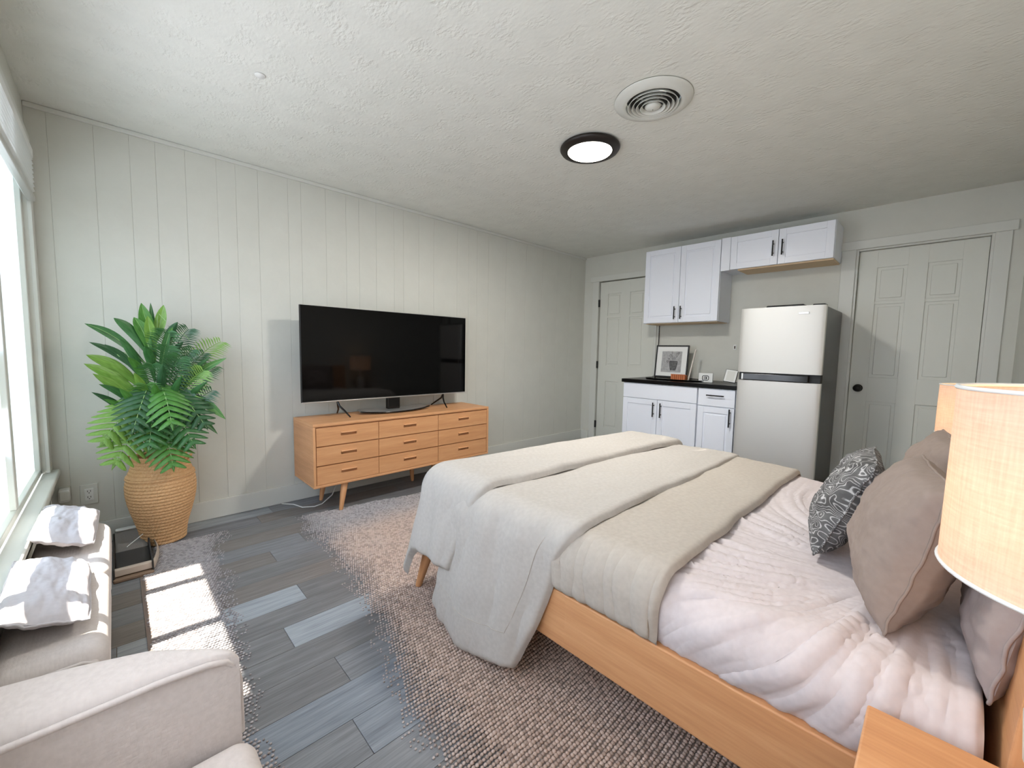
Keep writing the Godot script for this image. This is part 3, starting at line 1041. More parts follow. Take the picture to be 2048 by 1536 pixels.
func build_fridge() -> void:
	var f := thing("refrigerator", "stainless steel top freezer refrigerator with dark grey sides", "refrigerator", Vector3(2.43, 0, 0.38))
	var o := -f.position
	var x0 := 2.140
	var x1 := 2.712
	var b := MB.new()
	b.rb(Vector3(x0 + 0.004, 0.03, 0.04) + o, Vector3(x1 - 0.002, 1.535, 0.672) + o, 0.006, 2)
	b.box(Vector3(x0 + 0.03, 0.001, 0.08) + o, Vector3(x1 - 0.03, 0.03, 0.62) + o)
	part("body", b, M.fridge_side, f)
	# doors with softly bowed fronts
	for dd in [[0.05, 0.955, "door"], [1.020, 1.540, "freezer_door"]]:
		b = MB.new()
		var y0: float = dd[0]
		var y1: float = dd[1]
		var bow := func(u: float, v: float):
			var x := lerpf(x0, x1, u)
			var z := 0.720 + 0.022 * pow(maxf(0.0, 1.0 - pow(absf(u * 2.0 - 1.0), 3.0)), 0.6)
			return Vector3(x, lerpf(y0, y1, v), z) + o
		b.grid(48, 12, bow, false, Vector2(0.57, y1 - y0), Vector3(0, 0, 1), true)
		b.quad(Vector3(x0, y0, 0.68) + o, Vector3(x0, y0, 0.72) + o, Vector3(x0, y1, 0.72) + o, Vector3(x0, y1, 0.68) + o, Vector3(-1, 0, 0))
		b.quad(Vector3(x1, y0, 0.68) + o, Vector3(x1, y0, 0.72) + o, Vector3(x1, y1, 0.72) + o, Vector3(x1, y1, 0.68) + o, Vector3(1, 0, 0))
		for yy in [y0, y1]:
			for i in 48:
				var p: Vector3 = bow.call(i / 48.0, 0.0 if yy == y0 else 1.0)
				var q: Vector3 = bow.call((i + 1) / 48.0, 0.0 if yy == y0 else 1.0)
				b.quad(Vector3(p.x, p.y, 0.68 + o.z), p, q, Vector3(q.x, q.y, 0.68 + o.z), Vector3(0, 1 if yy == y1 else -1, 0))
		var dn := part(dd[2], b, M.steel, f)
		if dd[2] == "freezer_door":
			b = MB.new()
			b.rb(Vector3(2.545, 1.476, 0.741) + o, Vector3(2.612, 1.492, 0.7445) + o, 0.001)
			part("badge", b, M.silver, dn)
		else:
			b = MB.new()
			b.rb(Vector3(x0 + 0.04, 0.957, 0.69) + o, Vector3(x1 - 0.075, 1.012, 0.747) + o, 0.006, 2)
			part("recessed_handle", b, M.black_gloss, dn)
			b = MB.new()
			b.rb(Vector3(x0 + 0.035, 0.960, 0.71) + o, Vector3(x0 + 0.050, 1.010, 0.749) + o, 0.003)
			part("handle_cap", b, M.silver, dn)
	b = MB.new()
	b.rb(Vector3(x0 + 0.006, 0.955, 0.67) + o, Vector3(x1 - 0.006, 1.020, 0.705) + o, 0.002)
	part("divider_strip", b, M.black, f)
	b = MB.new()
	b.rb(Vector3(x1 - 0.09, 1.535, 0.60) + o, Vector3(x1 - 0.012, 1.553, 0.70) + o, 0.006, 2)
	part("hinge_cover", b, M.black, f)
	b = MB.new()
	b.rb(Vector3(2.30, 1.5355, 0.30) + o, Vector3(2.56, 1.562, 0.66) + o, 0.012, 3)
	part("top_cover", b, M.black, f)

# ---------------------------------------------------------------- dresser and television
func build_dresser() -> void:
	var d := thing("dresser", "light oak dresser with nine drawers on splayed legs", "dresser", Vector3(0.24, 0, 2.80))
	var o := -d.position
	var x0 := 0.035
	var x1 := 0.45
	var z0 := 2.026
	var z1 := 3.57
	var y0 := 0.200
	var y1 := 0.642
	var b := MB.new()
	b.rb(Vector3(x0, y1 - 0.020, z0) + o, Vector3(x1, y1, z1) + o, 0.003, 2)
	part("top", b, M.oak, d)
	b = MB.new()
	b.rb(Vector3(x0, y0, z0) + o, Vector3(x1, y0 + 0.018, z1) + o, 0.003, 2)
	part("bottom", b, M.oak, d)
	for zz in [[z0, z0 + 0.018], [z1 - 0.018, z1]]:
		b = MB.new()
		b.rb(Vector3(x0, y0 + 0.018, zz[0]) + o, Vector3(x1, y1 - 0.020, zz[1]) + o, 0.003, 2)
		part("side_panel", b, M.oak, d)
	b = MB.new()
	b.box(Vector3(x0, y0 + 0.018, z0 + 0.018) + o, Vector3(x0 + 0.01, y1 - 0.02, z1 - 0.018) + o)
	part("back_panel", b, M.oak, d)
	# carcass dividers, a little behind the fronts, so that the gaps read as grooves
	b = MB.new()
	b.box(Vector3(x0 + 0.01, y0 + 0.018, z0 + 0.018) + o, Vector3(x1 - 0.022, y1 - 0.02, z1 - 0.018) + o)
	part("carcass", b, M.oak, d)
	var cz := [z1 - 0.020, 3.102, 2.575, z0 + 0.020]
	var ry := [y0 + 0.020, y0 + 0.020 + 0.1335, y0 + 0.020 + 0.267, y1 - 0.022]
	for i in 3:
		for j in 3:
			var za: float = cz[i + 1] + 0.002
			var zb: float = cz[i] - 0.002
			var ya: float = ry[j] + 0.001
			var yb: float = ry[j + 1] - 0.007
			# front cut open round a finger slot, with a grip bar along the slot's upper edge
			var hz := (za + zb) * 0.5
			var hy := (ya + yb) * 0.5 + 0.008
			var off := Vector2(i * 0.37, j * 0.21)
			b = MB.new()
			for q in [[ya, hy - 0.012, za, zb], [hy + 0.012, yb, za, zb], [hy - 0.012, hy + 0.012, za, hz - 0.056], [hy - 0.012, hy + 0.012, hz + 0.056, zb]]:
				var qa := Vector3(x1 - 0.021, q[0], q[2]) + o
				var qb := Vector3(x1 - 0.004, q[1], q[3]) + o
				var qc := (qa + qb) * 0.5
				b.rb(qa, qb, 0.0, 0, Transform3D.IDENTITY, off + Vector2(qc.z, qc.y))
			var dr := part("drawer", b, M.oak, d)
			b = MB.new()
			b.rb(Vector3(x1 - 0.010, hy + 0.005, hz - 0.056) + o, Vector3(x1 + 0.006, hy + 0.0135, hz + 0.056) + o, 0.004, 2)
			part("handle", b, M.oak, dr)
	# legs
	for l in [[Vector3(0.43, 0.002, 3.385), Vector3(0.40, 0.203, 3.34)], [Vector3(0.135, 0.002, 3.42), Vector3(0.11, 0.203, 3.375)], [Vector3(0.405, 0.002, 2.285), Vector3(0.40, 0.203, 2.315)], [Vector3(0.215, 0.002, 2.46), Vector3(0.21, 0.203, 2.475)], [Vector3(0.165, 0.002, 2.655), Vector3(0.16, 0.203, 2.665)]]:
		b = MB.new()
		b.tube([l[0] + o, l[0].lerp(l[1], 0.06) + o, l[0].lerp(l[1], 0.6) + Vector3(0.006, 0, 0.004) + o, l[1] + o], [0.011, 0.0135, 0.021, 0.024], 14)
		part("leg", b, M.oak, d)
	# bowed brace under the case
	b = MB.new()
	b.grid(24, 8, func(u: float, v: float):
		var a: float = v * TAU
		var z := lerpf(2.92, 3.34, u)
		var dep := 0.05 * sin(PI * u)
		return Vector3(0.27 + cos(a) * 0.05, 0.196 - dep * (0.5 - 0.5 * sin(a)), z) + o)
	part("brace", b, M.oak, d)

func build_tv() -> void:
	var t := thing("television", "large flat black television on a curved stand on the oak dresser", "television", Vector3(0.2, 0.645, 2.83))
	var o := -t.position
	var b := MB.new()
	var y0 := 0.762
	var y1 := 1.456
	var z0 := 2.120
	var z1 := 3.562
	b.rb(Vector3(0.185, y0, z0) + o, Vector3(0.212, y1, z1) + o, 0.003, 1)
	b.rb(Vector3(0.14, y0 + 0.05, z0 + 0.25) + o, Vector3(0.186, y0 + 0.42, z1 - 0.25) + o, 0.015, 2)
	part("housing", b, M.black_soft, t)
	b = MB.new()
	b.box(Vector3(0.212, y0 + 0.010, z0 + 0.004) + o, Vector3(0.2135, y1 - 0.004, z1 - 0.004) + o)
	part("screen", b, M.screen, t)
	b = MB.new()
	b.rb(Vector3(0.186, y0 - 0.004, z0) + o, Vector3(0.2145, y0 + 0.004, z1) + o, 0.0015, 1)
	part("bottom_bezel", b, M.silver, t)
	b = MB.new()
	b.rb(Vector3(0.1865, y1 - 0.002, z0) + o, Vector3(0.2125, y1 + 0.0015, z1) + o, 0.001, 1)
	part("top_bezel", b, M.silver, t)
	# neck and bowed foot plate
	b = MB.new()
	b.rb(Vector3(0.165, 0.664, 2.795) + o, Vector3(0.21, y0, 2.905) + o, 0.008, 2)
	part("neck", b, M.black_gloss, t)
	var plate := func(u: float, h: float, x0: float, x1: float):
		return Vector3.ZERO
	b = MB.new()
	b.shell(40, 8, func(u: float, v: float):
		var a := u * 2.0 - 1.0
		var z := 2.84 + a * 0.30
		var bend := a * a * 0.07
		return Vector3(lerpf(0.12 + bend * 0.4, 0.30 - bend, v), 0.6465 + 0.012 * a * a + 0.012 * (1.0 - v), z) + o, 0.012, 0.06, 0.2, Vector3.UP)
	part("foot_plate", b, M.silver, t)
	b = MB.new()
	var rim: Array = []
	for i in 25:
		var a := i / 12.0 - 1.0
		rim.append(Vector3(0.306 - a * a * 0.07, 0.652 + 0.012 * a * a, 2.84 + a * 0.31) + o)
	b.tube(rim, 0.006, 8)
	part("foot_rim", b, M.black_gloss, t)
	for s in [[3.30, 1.0], [2.37, -1.0]]:
		for q in [1.0, -1.0]:
			b = MB.new()
			var z: float = s[0]
			var pts := [Vector3(0.20, y0, z + s[1] * 0.01), Vector3(0.20 + q * 0.015, y0 - 0.04, z - s[1] * 0.0), Vector3(0.20 + q * 0.06, 0.69, z - s[1] * 0.02), Vector3(0.20 + q * 0.125, 0.650, z - s[1] * 0.035)]
			for i in 4: pts[i] += o
			b.tube(pts, [0.007, 0.008, 0.007, 0.0055], 8)
			part("foot", b, M.black_gloss, t)

# ---------------------------------------------------------------- bench, armchair, cushions
func build_seating() -> void:
	var be := thing("window_bench", "long off white upholstered bench with two seat cushions under the window", "bench", Vector3(1.33, 0, 4.66))
	var o := -be.position
	var b := MB.new()
	b.rb(Vector3(0.83, 0.05, 4.562) + o, Vector3(1.905, 0.255, 4.762) + o, 0.028, 3)
	part("base", b, M.sofa, be)
	for s in [[0.815, 1.345], [1.350, 1.89]]:
		b = MB.new()
		b.rb(Vector3(s[0], 0.235, 4.548) + o, Vector3(s[1], 0.385, 4.764) + o, 0.045, 5)
		part("seat_cushion", b, M.sofa, be)
	b = MB.new()
	var pp: Array = []
	for p in [Vector3(1.897, 0.24, 4.752), Vector3(1.897, 0.350, 4.752), Vector3(1.897, 0.362, 4.74), Vector3(1.897, 0.362, 4.595), Vector3(1.897, 0.350, 4.572), Vector3(1.897, 0.330, 4.563), Vector3(1.897, 0.07, 4.563)]: pp.append(p + o)
	b.tube(pp, 0.005, 8)
	part("piping", b, M.sofa, be)
	b = MB.new()
	b.rb(Vector3(1.87, 0.06, 4.566) + o, Vector3(1.897, 0.355, 4.752) + o, 0.02, 3)
	part("end_panel", b, M.sofa, be)
	for x in [0.88, 1.85]:
		for z in [4.585, 4.74]:
			b = MB.new()
			b.tube([Vector3(x, 0.001, z) + o, Vector3(x, 0.06, z) + o], [0.012, 0.016], 10)
			part("leg", b, M.oak, be)
	# two loose cushions on the bench
	var sp := [[Vector3(1.00, 0.450, 4.665), 0.44, 0.185, 0.02, "crumpled pale grey cushion lying at the plant end of the bench", 21.0], [Vector3(1.575, 0.445, 4.672), 0.47, 0.19, -0.03, "crumpled pale grey cushion lying at the armchair end of the bench", 25.0]]
	for s in sp:
		var c := thing("bench_cushion", s[4], "cushion", s[0], "pale cushions on the bench")
		var up := Vector3(0, 1, -0.36).normalized()
		var W := Vector3(cos(s[3]), 0, sin(s[3]))
		var U := up.cross(W).normalized()
		c.transform = Transform3D(Basis(W, U, W.cross(U)), s[0])
		part("cover", pillow_mesh(s[1], s[2], 0.085, s[5]), M.sofa_pillow, c)
		part("piping", pillow_piping(s[1], s[2], s[5], 0.003), M.sofa_pillow, c)
	# armchair, seen from above its far arm
	var ch := thing("armchair", "beige upholstered armchair with a rounded piped arm beside the bench", "armchair", Vector3(2.75, 0, 4.56))
	o = -ch.position
	b = MB.new()
	b.rb(Vector3(2.36, 0.06, 4.37) + o, Vector3(3.20, 0.27, 4.762) + o, 0.03, 3)
	part("base", b, M.sofa, ch)
	for xx in [[2.252, 2.408], [3.03, 3.19]]:
		b = MB.new()
		var xa: float = xx[0]
		var xb: float = xx[1]
		var far_arm: bool = xa < 3.0
		var arm_profile := func(u: float, v: float):
			# closed round-cornered section in x and y, swept along z with a soft nose
			var a := u * TAU
			var cx := signf(cos(a)) * pow(absf(cos(a)), 0.42)
			var cy := signf(sin(a)) * pow(absf(sin(a)), 0.42)
			var e := clampf(v / 0.10, 0.0, 1.0)
			var k := pow(1.0 - pow(1.0 - e, 2.2), 0.5) if v < 0.10 else 1.0
			var top := 0.568 if far_arm else 0.50
			var hh := (top - 0.20) * 0.5
			var y := top - hh + cy * hh
			var z := 4.352 + v * 0.412
			var rear := xa
			if far_arm:
				var zt := [4.345, 4.38, 4.43, 4.479, 4.583, 4.675, 4.77]
				var xt := [2.395, 2.372, 2.330, 2.287, 2.241, 2.216, 2.205]
				for m in 6:
					if z >= zt[m]: rear = lerpf(xt[m], xt[m + 1], (z - zt[m]) / (zt[m + 1] - zt[m]))
			var hw := (xb - rear) * 0.5
			if cy > 0.0: y += -0.004 + 0.010 * sin(clampf((v - 0.05) * 3.0, 0.0, 1.0) * PI * 0.5) * cy
			y = lerpf(top - hh * 0.9, y, lerpf(0.86, 1.0, k)) if cy > 0.0 else y
			return Vector3((rear + xb) * 0.5 + cx * hw * lerpf(0.85, 1.0, k), y, z) + o
		b.grid(64, 40, arm_profile, true)
		var cap: Array = []
		for i in 64:
			var p0: Vector3 = arm_profile.call(i / 64.0, 0.0)
			var p1: Vector3 = arm_profile.call((i + 1) / 64.0, 0.0)
			var i0 := b.vert(Vector3(xb - 0.012 if far_arm else (xa + xb) * 0.5, 0.39, 4.352) + o, Vector3(0, 0, -1))
			b.vert(p0, Vector3(0, 0, -1)); b.vert(p1, Vector3(0, 0, -1))
			b.tri(i0, i0 + 1, i0 + 2)
		var arm := part("arm", b, M.sofa, ch)
		if far_arm:
			b = MB.new()
			var q: Array = []
			for p in [Vector3(2.409, 0.556, 4.764), Vector3(2.409, 0.558, 4.60), Vector3(2.409, 0.560, 4.47), Vector3(2.409, 0.556, 4.405), Vector3(2.405, 0.545, 4.374), Vector3(2.400, 0.525, 4.358), Vector3(2.398, 0.49, 4.352), Vector3(2.398, 0.38, 4.351)]: q.append(p + o)
			b.tube(q, 0.006, 8)
			part("piping", b, M.sofa, arm)
	b = MB.new()
	b.rb(Vector3(2.414, 0.26, 4.335) + o, Vector3(3.025, 0.395, 4.68) + o, 0.04, 5)
	part("seat_cushion", b, M.sofa, ch)
	b = MB.new()
	b.rb(Vector3(2.436, 0.27, 4.69) + o, Vector3(3.025, 0.72, 4.768) + o, 0.03, 4)
	part("backrest", b, M.sofa, ch)
	for x in [2.39, 3.15]:
		for z in [4.40, 4.73]:
			b = MB.new()
			b.tube([Vector3(x, 0.001, z) + o, Vector3(x, 0.07, z) + o], [0.013, 0.018], 10)
			part("leg", b, M.oak, ch)

# ---------------------------------------------------------------- rug
func rug_edge_x(z: float) -> float:
	return lerpf(0.47, 0.285, clampf((z - 2.86) / 1.15, 0.0, 1.0)) + N2(z * 6.0, 3.0) * 0.012

# 1 = bare boards, 0 = full pile
func rug_wear(x: float, z: float) -> float:
	var lo := lerpf(3.58, 3.84, clampf((x - 0.5) / 1.5, 0.0, 1.0)) + 0.05 * sin(x * 3.0)
	var hi := lerpf(4.10, 4.25, clampf((x - 0.3) / 1.5, 0.0, 1.0))
	var q := N2(x * 3.0, z * 5.0 + 40.0) * 0.05
	var a := smoothstep(lo - 0.16 + q, lo + 0.10 + q, z)
	var b := 1.0 - smoothstep(hi - 0.09 + q, hi + 0.10 + q, z)
	return a * b

func build_rug() -> void:
	var r := thing("area_rug", "large taupe braided rug worn through to the boards along its middle", "rug", Vector3(1.7, 0.0, 3.4))
	var o := -r.position
	var b := MB.new()
	var cell := 0.03
	var z := 2.30
	while z < 4.43:
		var x := rug_edge_x(z) + 0.01
		while x < 3.2:
			if rug_wear(x + cell * 0.5, z + cell * 0.5) < 0.02:
				b.quad(Vector3(x, 0.0035, z) + o, Vector3(x + cell, 0.0035, z) + o, Vector3(x + cell, 0.0035, z + cell) + o, Vector3(x, 0.0035, z + cell) + o, Vector3.UP)
			x += cell
		z += cell
	var bk := part("backing", b, M.rug_back, r)
	bk.set_meta("kind", "stuff")
	var k := MB.new()
	k.lathe([Vector2(0, 0.5), Vector2(0.36, 0.36), Vector2(0.5, 0.0), Vector2(0.4, -0.4)], 6)
	var tr: Array[Transform3D] = []
	var cols: Array[Color] = []
	var px := 0.0145
	var pz := 0.0118
	var row := 0
	var xx := 0.25
	while xx < 3.2:
		var zz := 2.30 + (pz * 0.5 if row % 2 == 1 else 0.0)
		while zz < 4.445 + N2(xx * 7.0, 50.0) * 0.01:
			# under the middle of the bed nothing of the rug can be seen
			var hidden := xx > 2.15 and zz < 3.0
			if xx > rug_edge_x(zz) and not hidden:
				var w := rug_wear(xx, zz)
				if w < 0.86 and rng.randf() > (w - 0.45) * 1.6:
					var s := lerpf(1.0, 0.45, w) * rng.randf_range(0.85, 1.15)
					var xj := xx + rng.randf_range(-0.0012, 0.0012) + sin(zz * 9.0 + xx * 3.0) * 0.003
					var bs := Basis(Vector3.UP, rng.randf_range(-0.35, 0.35)).scaled(Vector3(0.0128 * s, 0.0085 * s, 0.0150 * s))
					tr.append(Transform3D(bs, Vector3(xj, 0.0045 * lerpf(1.0, 0.4, w), zz) + o))
					# yarn dyed from grey at the borders to warm taupe by the bed
					var gsel := clampf(smoothstep(0.55, 1.0, xx) * smoothstep(4.15, 3.85, zz) + smoothstep(1.5, 2.1, xx) * 0.5 + N2(xx * 2.0, zz * 2.0) * 0.25, 0.0, 1.0) * (1.0 - w * 0.8)
					var c := c8(172, 167, 168).lerp(c8(206, 182, 168), gsel)
					c = c.lightened(rng.randf() * 0.10) if rng.randf() > 0.5 else c.darkened(rng.randf() * 0.16)
					cols.append(c.srgb_to_linear())
			zz += pz
		xx += px
		row += 1
	var mm := MultiMesh.new()
	mm.transform_format = MultiMesh.TRANSFORM_3D
	mm.use_colors = true
	mm.mesh = k.mesh()
	mm.instance_count = tr.size()
	for i in tr.size():
		mm.set_instance_transform(i, tr[i])
		mm.set_instance_color(i, cols[i])
	var mi := MultiMeshInstance3D.new()
	mi.multimesh = mm
	mi.material_override = M.rug_knot
	mi.name = "woven_pile"
	mi.set_meta("kind", "stuff")
	r.add_child(mi, true)
	print("rug knots ", tr.size())

# ---------------------------------------------------------------- plant and basket
func build_plant() -> void:
	var pc := Vector3(0.185, 0.0, 4.335)
	var bs := thing("woven_basket", "tall jute basket pot with woven rows holding the green plant", "basket", pc)
	var prof := func(y: float) -> float:
		var t := y / 0.52
		var r := lerpf(0.100, 0.157, smoothstep(0.0, 0.62, t))
		if t > 0.62: r = lerpf(0.157, 0.118, smoothstep(0.66, 1.0, t))
		return r
	var b := MB.new()
	var rows := 27
	var per := 6
	var nvv := rows * per
	b.grid(200, nvv, func(u: float, v: float):
		var y: float = 0.004 + v * 0.508
		var k: float = v * rows
		var row := floorf(k)
		var f := k - row
		var bump := sqrt(maxf(0.0, 1.0 - pow(f * 2.0 - 1.0, 2.0))) * 0.0055
		var braid := sin(u * TAU * 48.0 + (PI if int(row) % 2 == 1 else 0.0) + (f - 0.5) * 3.0) * 0.0018
		var step := 0.006 if v < 0.80 and v > 0.765 else 0.0
		var r: float = prof.call(y) + bump + braid + step + N2(u * 12.0, y * 9.0) * 0.002
		return Vector3(cos(u * TAU) * r, y, sin(u * TAU) * r), true, Vector2.ONE)
	part("body", b, M.jute, bs)
	b = MB.new()
	var ring: Array = []
	for i in 49:
		var a := TAU * i / 48.0
		ring.append(Vector3(cos(a) * 0.119, 0.514, sin(a) * 0.119))
	b.tube(ring, 0.008, 8)
	part("rim", b, M.jute, bs)
	b = MB.new()
	b.lathe([Vector2(0.118, 0.51), Vector2(0.112, 0.42), Vector2(0.0, 0.42)], 32)
	part("lining", b, M.jute, bs)
	for s in [[-0.55, 1], [2.6, 1]]:
		b = MB.new()
		var hp: Array = []
		for i in 13:
			var t := i / 12.0 * PI
			var a: float = s[0] + cos(t) * 0.22
			var rr := 0.126 + sin(t) * 0.03
			hp.append(Vector3(sin(a) * rr, 0.475 + sin(t) * 0.035, cos(a) * rr))
		b.tube(hp, 0.006, 7)
		part("handle", b, M.jute, bs)
	var pl := thing("potted_plant", "lush green foliage plant with long palm fronds and split leaves in the jute basket", "plant", pc + Vector3(0, 0.43, 0))
	b = MB.new()
	b.lathe([Vector2(0.0, 0.045), Vector2(0.06, 0.05), Vector2(0.106, 0.035), Vector2(0.106, 0.0), Vector2(0.0, 0.0)], 28)
	part("soil", b, M.soil, pl)
	rng.seed = 991
	# stems
	for s in [Vector3(0.02, 0.55, 0.05), Vector3(0.03, 0.5, -0.04), Vector3(0.05, 0.3, 0.0), Vector3(0.02, 0.42, 0.03)]:
		b = MB.new()
		var base := Vector3(s.x * 0.3, 0.03, s.z * 0.4)
		b.tube([base, base.lerp(Vector3(s.x, s.y, s.z), 0.4) + Vector3(0.01, 0, 0), Vector3(s.x, s.y, s.z)], [0.014, 0.010, 0.005], 8)
		part("stem", b, M.stem, pl)
	# target tips are given as (z offset, height over the soil), x towards the room
	# long lance leaves: a rosette on top and arching ones round it
	var lance := [
		[0.052, 0.955, 0.06, 0.062, 0], [-0.045, 0.955, 0.03, 0.052, 2], [0.010, 0.965, 0.0, 0.026, 1], [0.085, 0.875, 0.06, 0.058, 0], [0.03, 0.885, 0.10, 0.05, 2],
		[0.165, 0.865, 0.08, 0.050, 1], [0.275, 0.83, 0.05, 0.046, 1], [0.262, 0.735, 0.08, 0.036, 3], [0.205, 0.725, 0.10, 0.034, 3], [0.15, 0.76, 0.10, 0.036, 1], [-0.10, 0.86, 0.08, 0.04, 3], [-0.075, 0.83, 0.10, 0.036, 0],
		[-0.06, 0.80, 0.12, 0.034, 1], [0.275, 0.670, 0.10, 0.060, 2], [0.285, 0.625, 0.10, 0.056, 2], [0.255, 0.575, 0.12, 0.050, 2], [0.235, 0.52, 0.12, 0.036, 1],
		[-0.325, 0.655, 0.10, 0.044, 0], [-0.24, 0.66, 0.12, 0.030, 1], [-0.305, 0.28, 0.12, 0.056, 0], [-0.265, 0.19, 0.10, 0.040, 1], [-0.21, 0.33, 0.14, 0.04, 3], [0.265, 0.475, 0.06, 0.036, 3], [0.22, 0.44, 0.10, 0.034, 0], [-0.22, 0.52, 0.15, 0.036, 1],
		[-0.12, 0.75, 0.10, 0.036, 3], [0.12, 0.66, 0.14, 0.040, 0], [0.05, 0.72, 0.16, 0.042, 1], [-0.02, 0.62, 0.17, 0.040, 3], [0.16, 0.50, 0.16, 0.044, 0], [0.10, 0.58, 0.18, 0.04, 2], [0.02, 0.52, 0.20, 0.04, 0], [-0.10, 0.56, 0.18, 0.036, 1]]
	for l in lance:
		var tip := Vector3(l[2] + 0.02, l[1], l[0])
		var from := Vector3(0.03 + rng.randf_range(-0.02, 0.02), maxf(0.08, l[1] - rng.randf_range(0.20, 0.30)), l[0] * 0.18)
		if l[1] < 0.35: from = Vector3(0.04, l[1] + 0.16, l[0] * 0.28)
		leaf(pl, from, tip, l[3], M.leaf[l[4]], 0.035 if l[1] < 0.9 else 0.0)
	# palm fronds with slim leaflets
	var fr := [[-0.15, 0.86, 0.06, 0.30], [-0.05, 0.84, 0.12, 0.28], [-0.31, 0.79, 0.02, 0.30], [-0.20, 0.62, 0.20, 0.30], [-0.24, 0.50, 0.14, 0.26], [-0.10, 0.70, 0.20, 0.30], [0.05, 0.55, 0.24, 0.30], [-0.02, 0.48, 0.26, 0.28], [-0.15, 0.42, 0.22, 0.28], [0.12, 0.36, 0.22, 0.24], [-0.05, 0.76, 0.14, 0.26], [0.02, 0.66, 0.20, 0.26], [-0.16, 0.74, 0.10, 0.24], [-0.22, 0.72, 0.06, 0.24], [-0.12, 0.66, 0.12, 0.24], [-0.27, 0.64, 0.08, 0.24]]
	for f in fr:
		frond(pl, Vector3(0.03, maxf(0.12, f[1] - 0.36), f[0] * 0.25), Vector3(minf(f[2], 0.15), f[1], f[0]), f[3], M.leaf[[1, 3, 0, 2, 1][rng.randi() % 5]])
	# broad split leaves drooping over the rim
	var sp := [[0.20, 0.08, 0.16, 0.20, 2], [0.24, 0.20, 0.14, 0.20, 2], [-0.04, 0.03, 0.20, 0.21, 0], [0.06, 0.16, 0.22, 0.20, 1], [-0.14, 0.14, 0.19, 0.20, 1], [-0.20, 0.24, 0.16, 0.18, 3], [0.12, 0.26, 0.22, 0.20, 3], [-0.04, 0.27, 0.25, 0.22, 0]]
	for s in sp:
		split_leaf(pl, Vector3(0.05, s[1] + 0.24, s[0] * 0.3), Vector3(s[2] + 0.03, s[1], s[0]), s[3], M.leaf[s[4]])
	# a couple of thin bare tendrils
	for q in [[-0.02, 0.90], [0.18, 0.70], [-0.12, 0.80]]:
		b = MB.new()
		b.tube([Vector3(0.05, q[1] - 0.2, q[0] * 0.2), Vector3(0.07, q[1] - 0.02, q[0] * 0.7), Vector3(0.08, q[1], q[0]), Vector3(0.09, q[1] - 0.04, q[0] - 0.03)], 0.0018, 5)
		part("tendril", b, M.vein, pl)

func leaf(parent: Node3D, a: Vector3, e: Vector3, w: float, m: Material, arch: float) -> void:
	var b := MB.new()
	var dir := (e - a)
	var side := dir.cross(Vector3(1.0, 0.35, 0.1)).normalized()
	var up := side.cross(dir).normalized()
	if up.y < 0.0 and absf(dir.normalized().y) < 0.9: up = -up
	b.shell(12, 6, func(u: float, v: float):
		var c := a + dir * u + Vector3.UP * sin(u * PI) * arch
		var hw := w * 0.5 * pow(sin(PI * clampf(pow(u, 1.25) * 0.95 + 0.05, 0.0, 1.0)), 0.85)
		var q: float = v * 2.0 - 1.0
		return c + side * q * hw + up * absf(q) * hw * 0.35, 0.0012, 0.05, 0.1, up, Vector2(1, 1))
	var o := part("leaf", b, m, parent)
	b = MB.new()
	var pts: Array = []
	for i in 7:
		var u := i / 6.0 * 0.94
		pts.append(a + dir * u + Vector3.UP * sin(u * PI) * arch + up * 0.0014)
	b.tube(pts, [0.0028, 0.0024, 0.002, 0.0017, 0.0014, 0.001, 0.0006], 5)
	part("midrib", b, M.vein, o)

func frond(parent: Node3D, a: Vector3, e: Vector3, ln: float, m: Material) -> void:
	var b := MB.new()
	var dir := e - a
	var side := dir.cross(Vector3(0.9, 0.4, 0.2)).normalized()
	var at := func(u: float) -> Vector3: return a + dir * u + Vector3.UP * sin(u * PI) * 0.05 - Vector3.UP * u * u * 0.04
	var pts: Array = []
	for i in 9: pts.append(at.call(i / 8.0))
	b.tube(pts, 0.002, 5)
	var n := 17
	for i in n:
		var u := 0.22 + 0.78 * i / (n - 1.0)
		var p: Vector3 = at.call(u)
		var t: Vector3 = (at.call(minf(u + 0.05, 1.0)) - at.call(u - 0.05)).normalized()
		for s in [-1.0, 1.0]:
			var l := ln * 0.40 * sin(PI * clampf(0.18 + u * 0.66, 0.0, 1.0)) * rng.randf_range(0.85, 1.1)
			var d: Vector3 = (side * s + t * 0.75 + Vector3(rng.randf_range(-0.15, 0.25), -0.12, 0)).normalized()
			var w: Vector3 = d.cross(Vector3(1, 0.3, 0)).normalized() * 0.0042
			var c := p + d * l + Vector3(0, -l * 0.22, 0)
			var mid := p + d * l * 0.5
			var nn := d.cross(w).normalized()
			if nn.x < 0: nn = -nn
			b.quad(p - w * 0.3, mid - w, mid + w, p + w * 0.3, nn)
			var i0 := b.vert(mid - w, nn); b.vert(c, nn); b.vert(mid + w, nn)
			b.tri(i0, i0 + 1, i0 + 2)
	part("frond", b, m, parent)

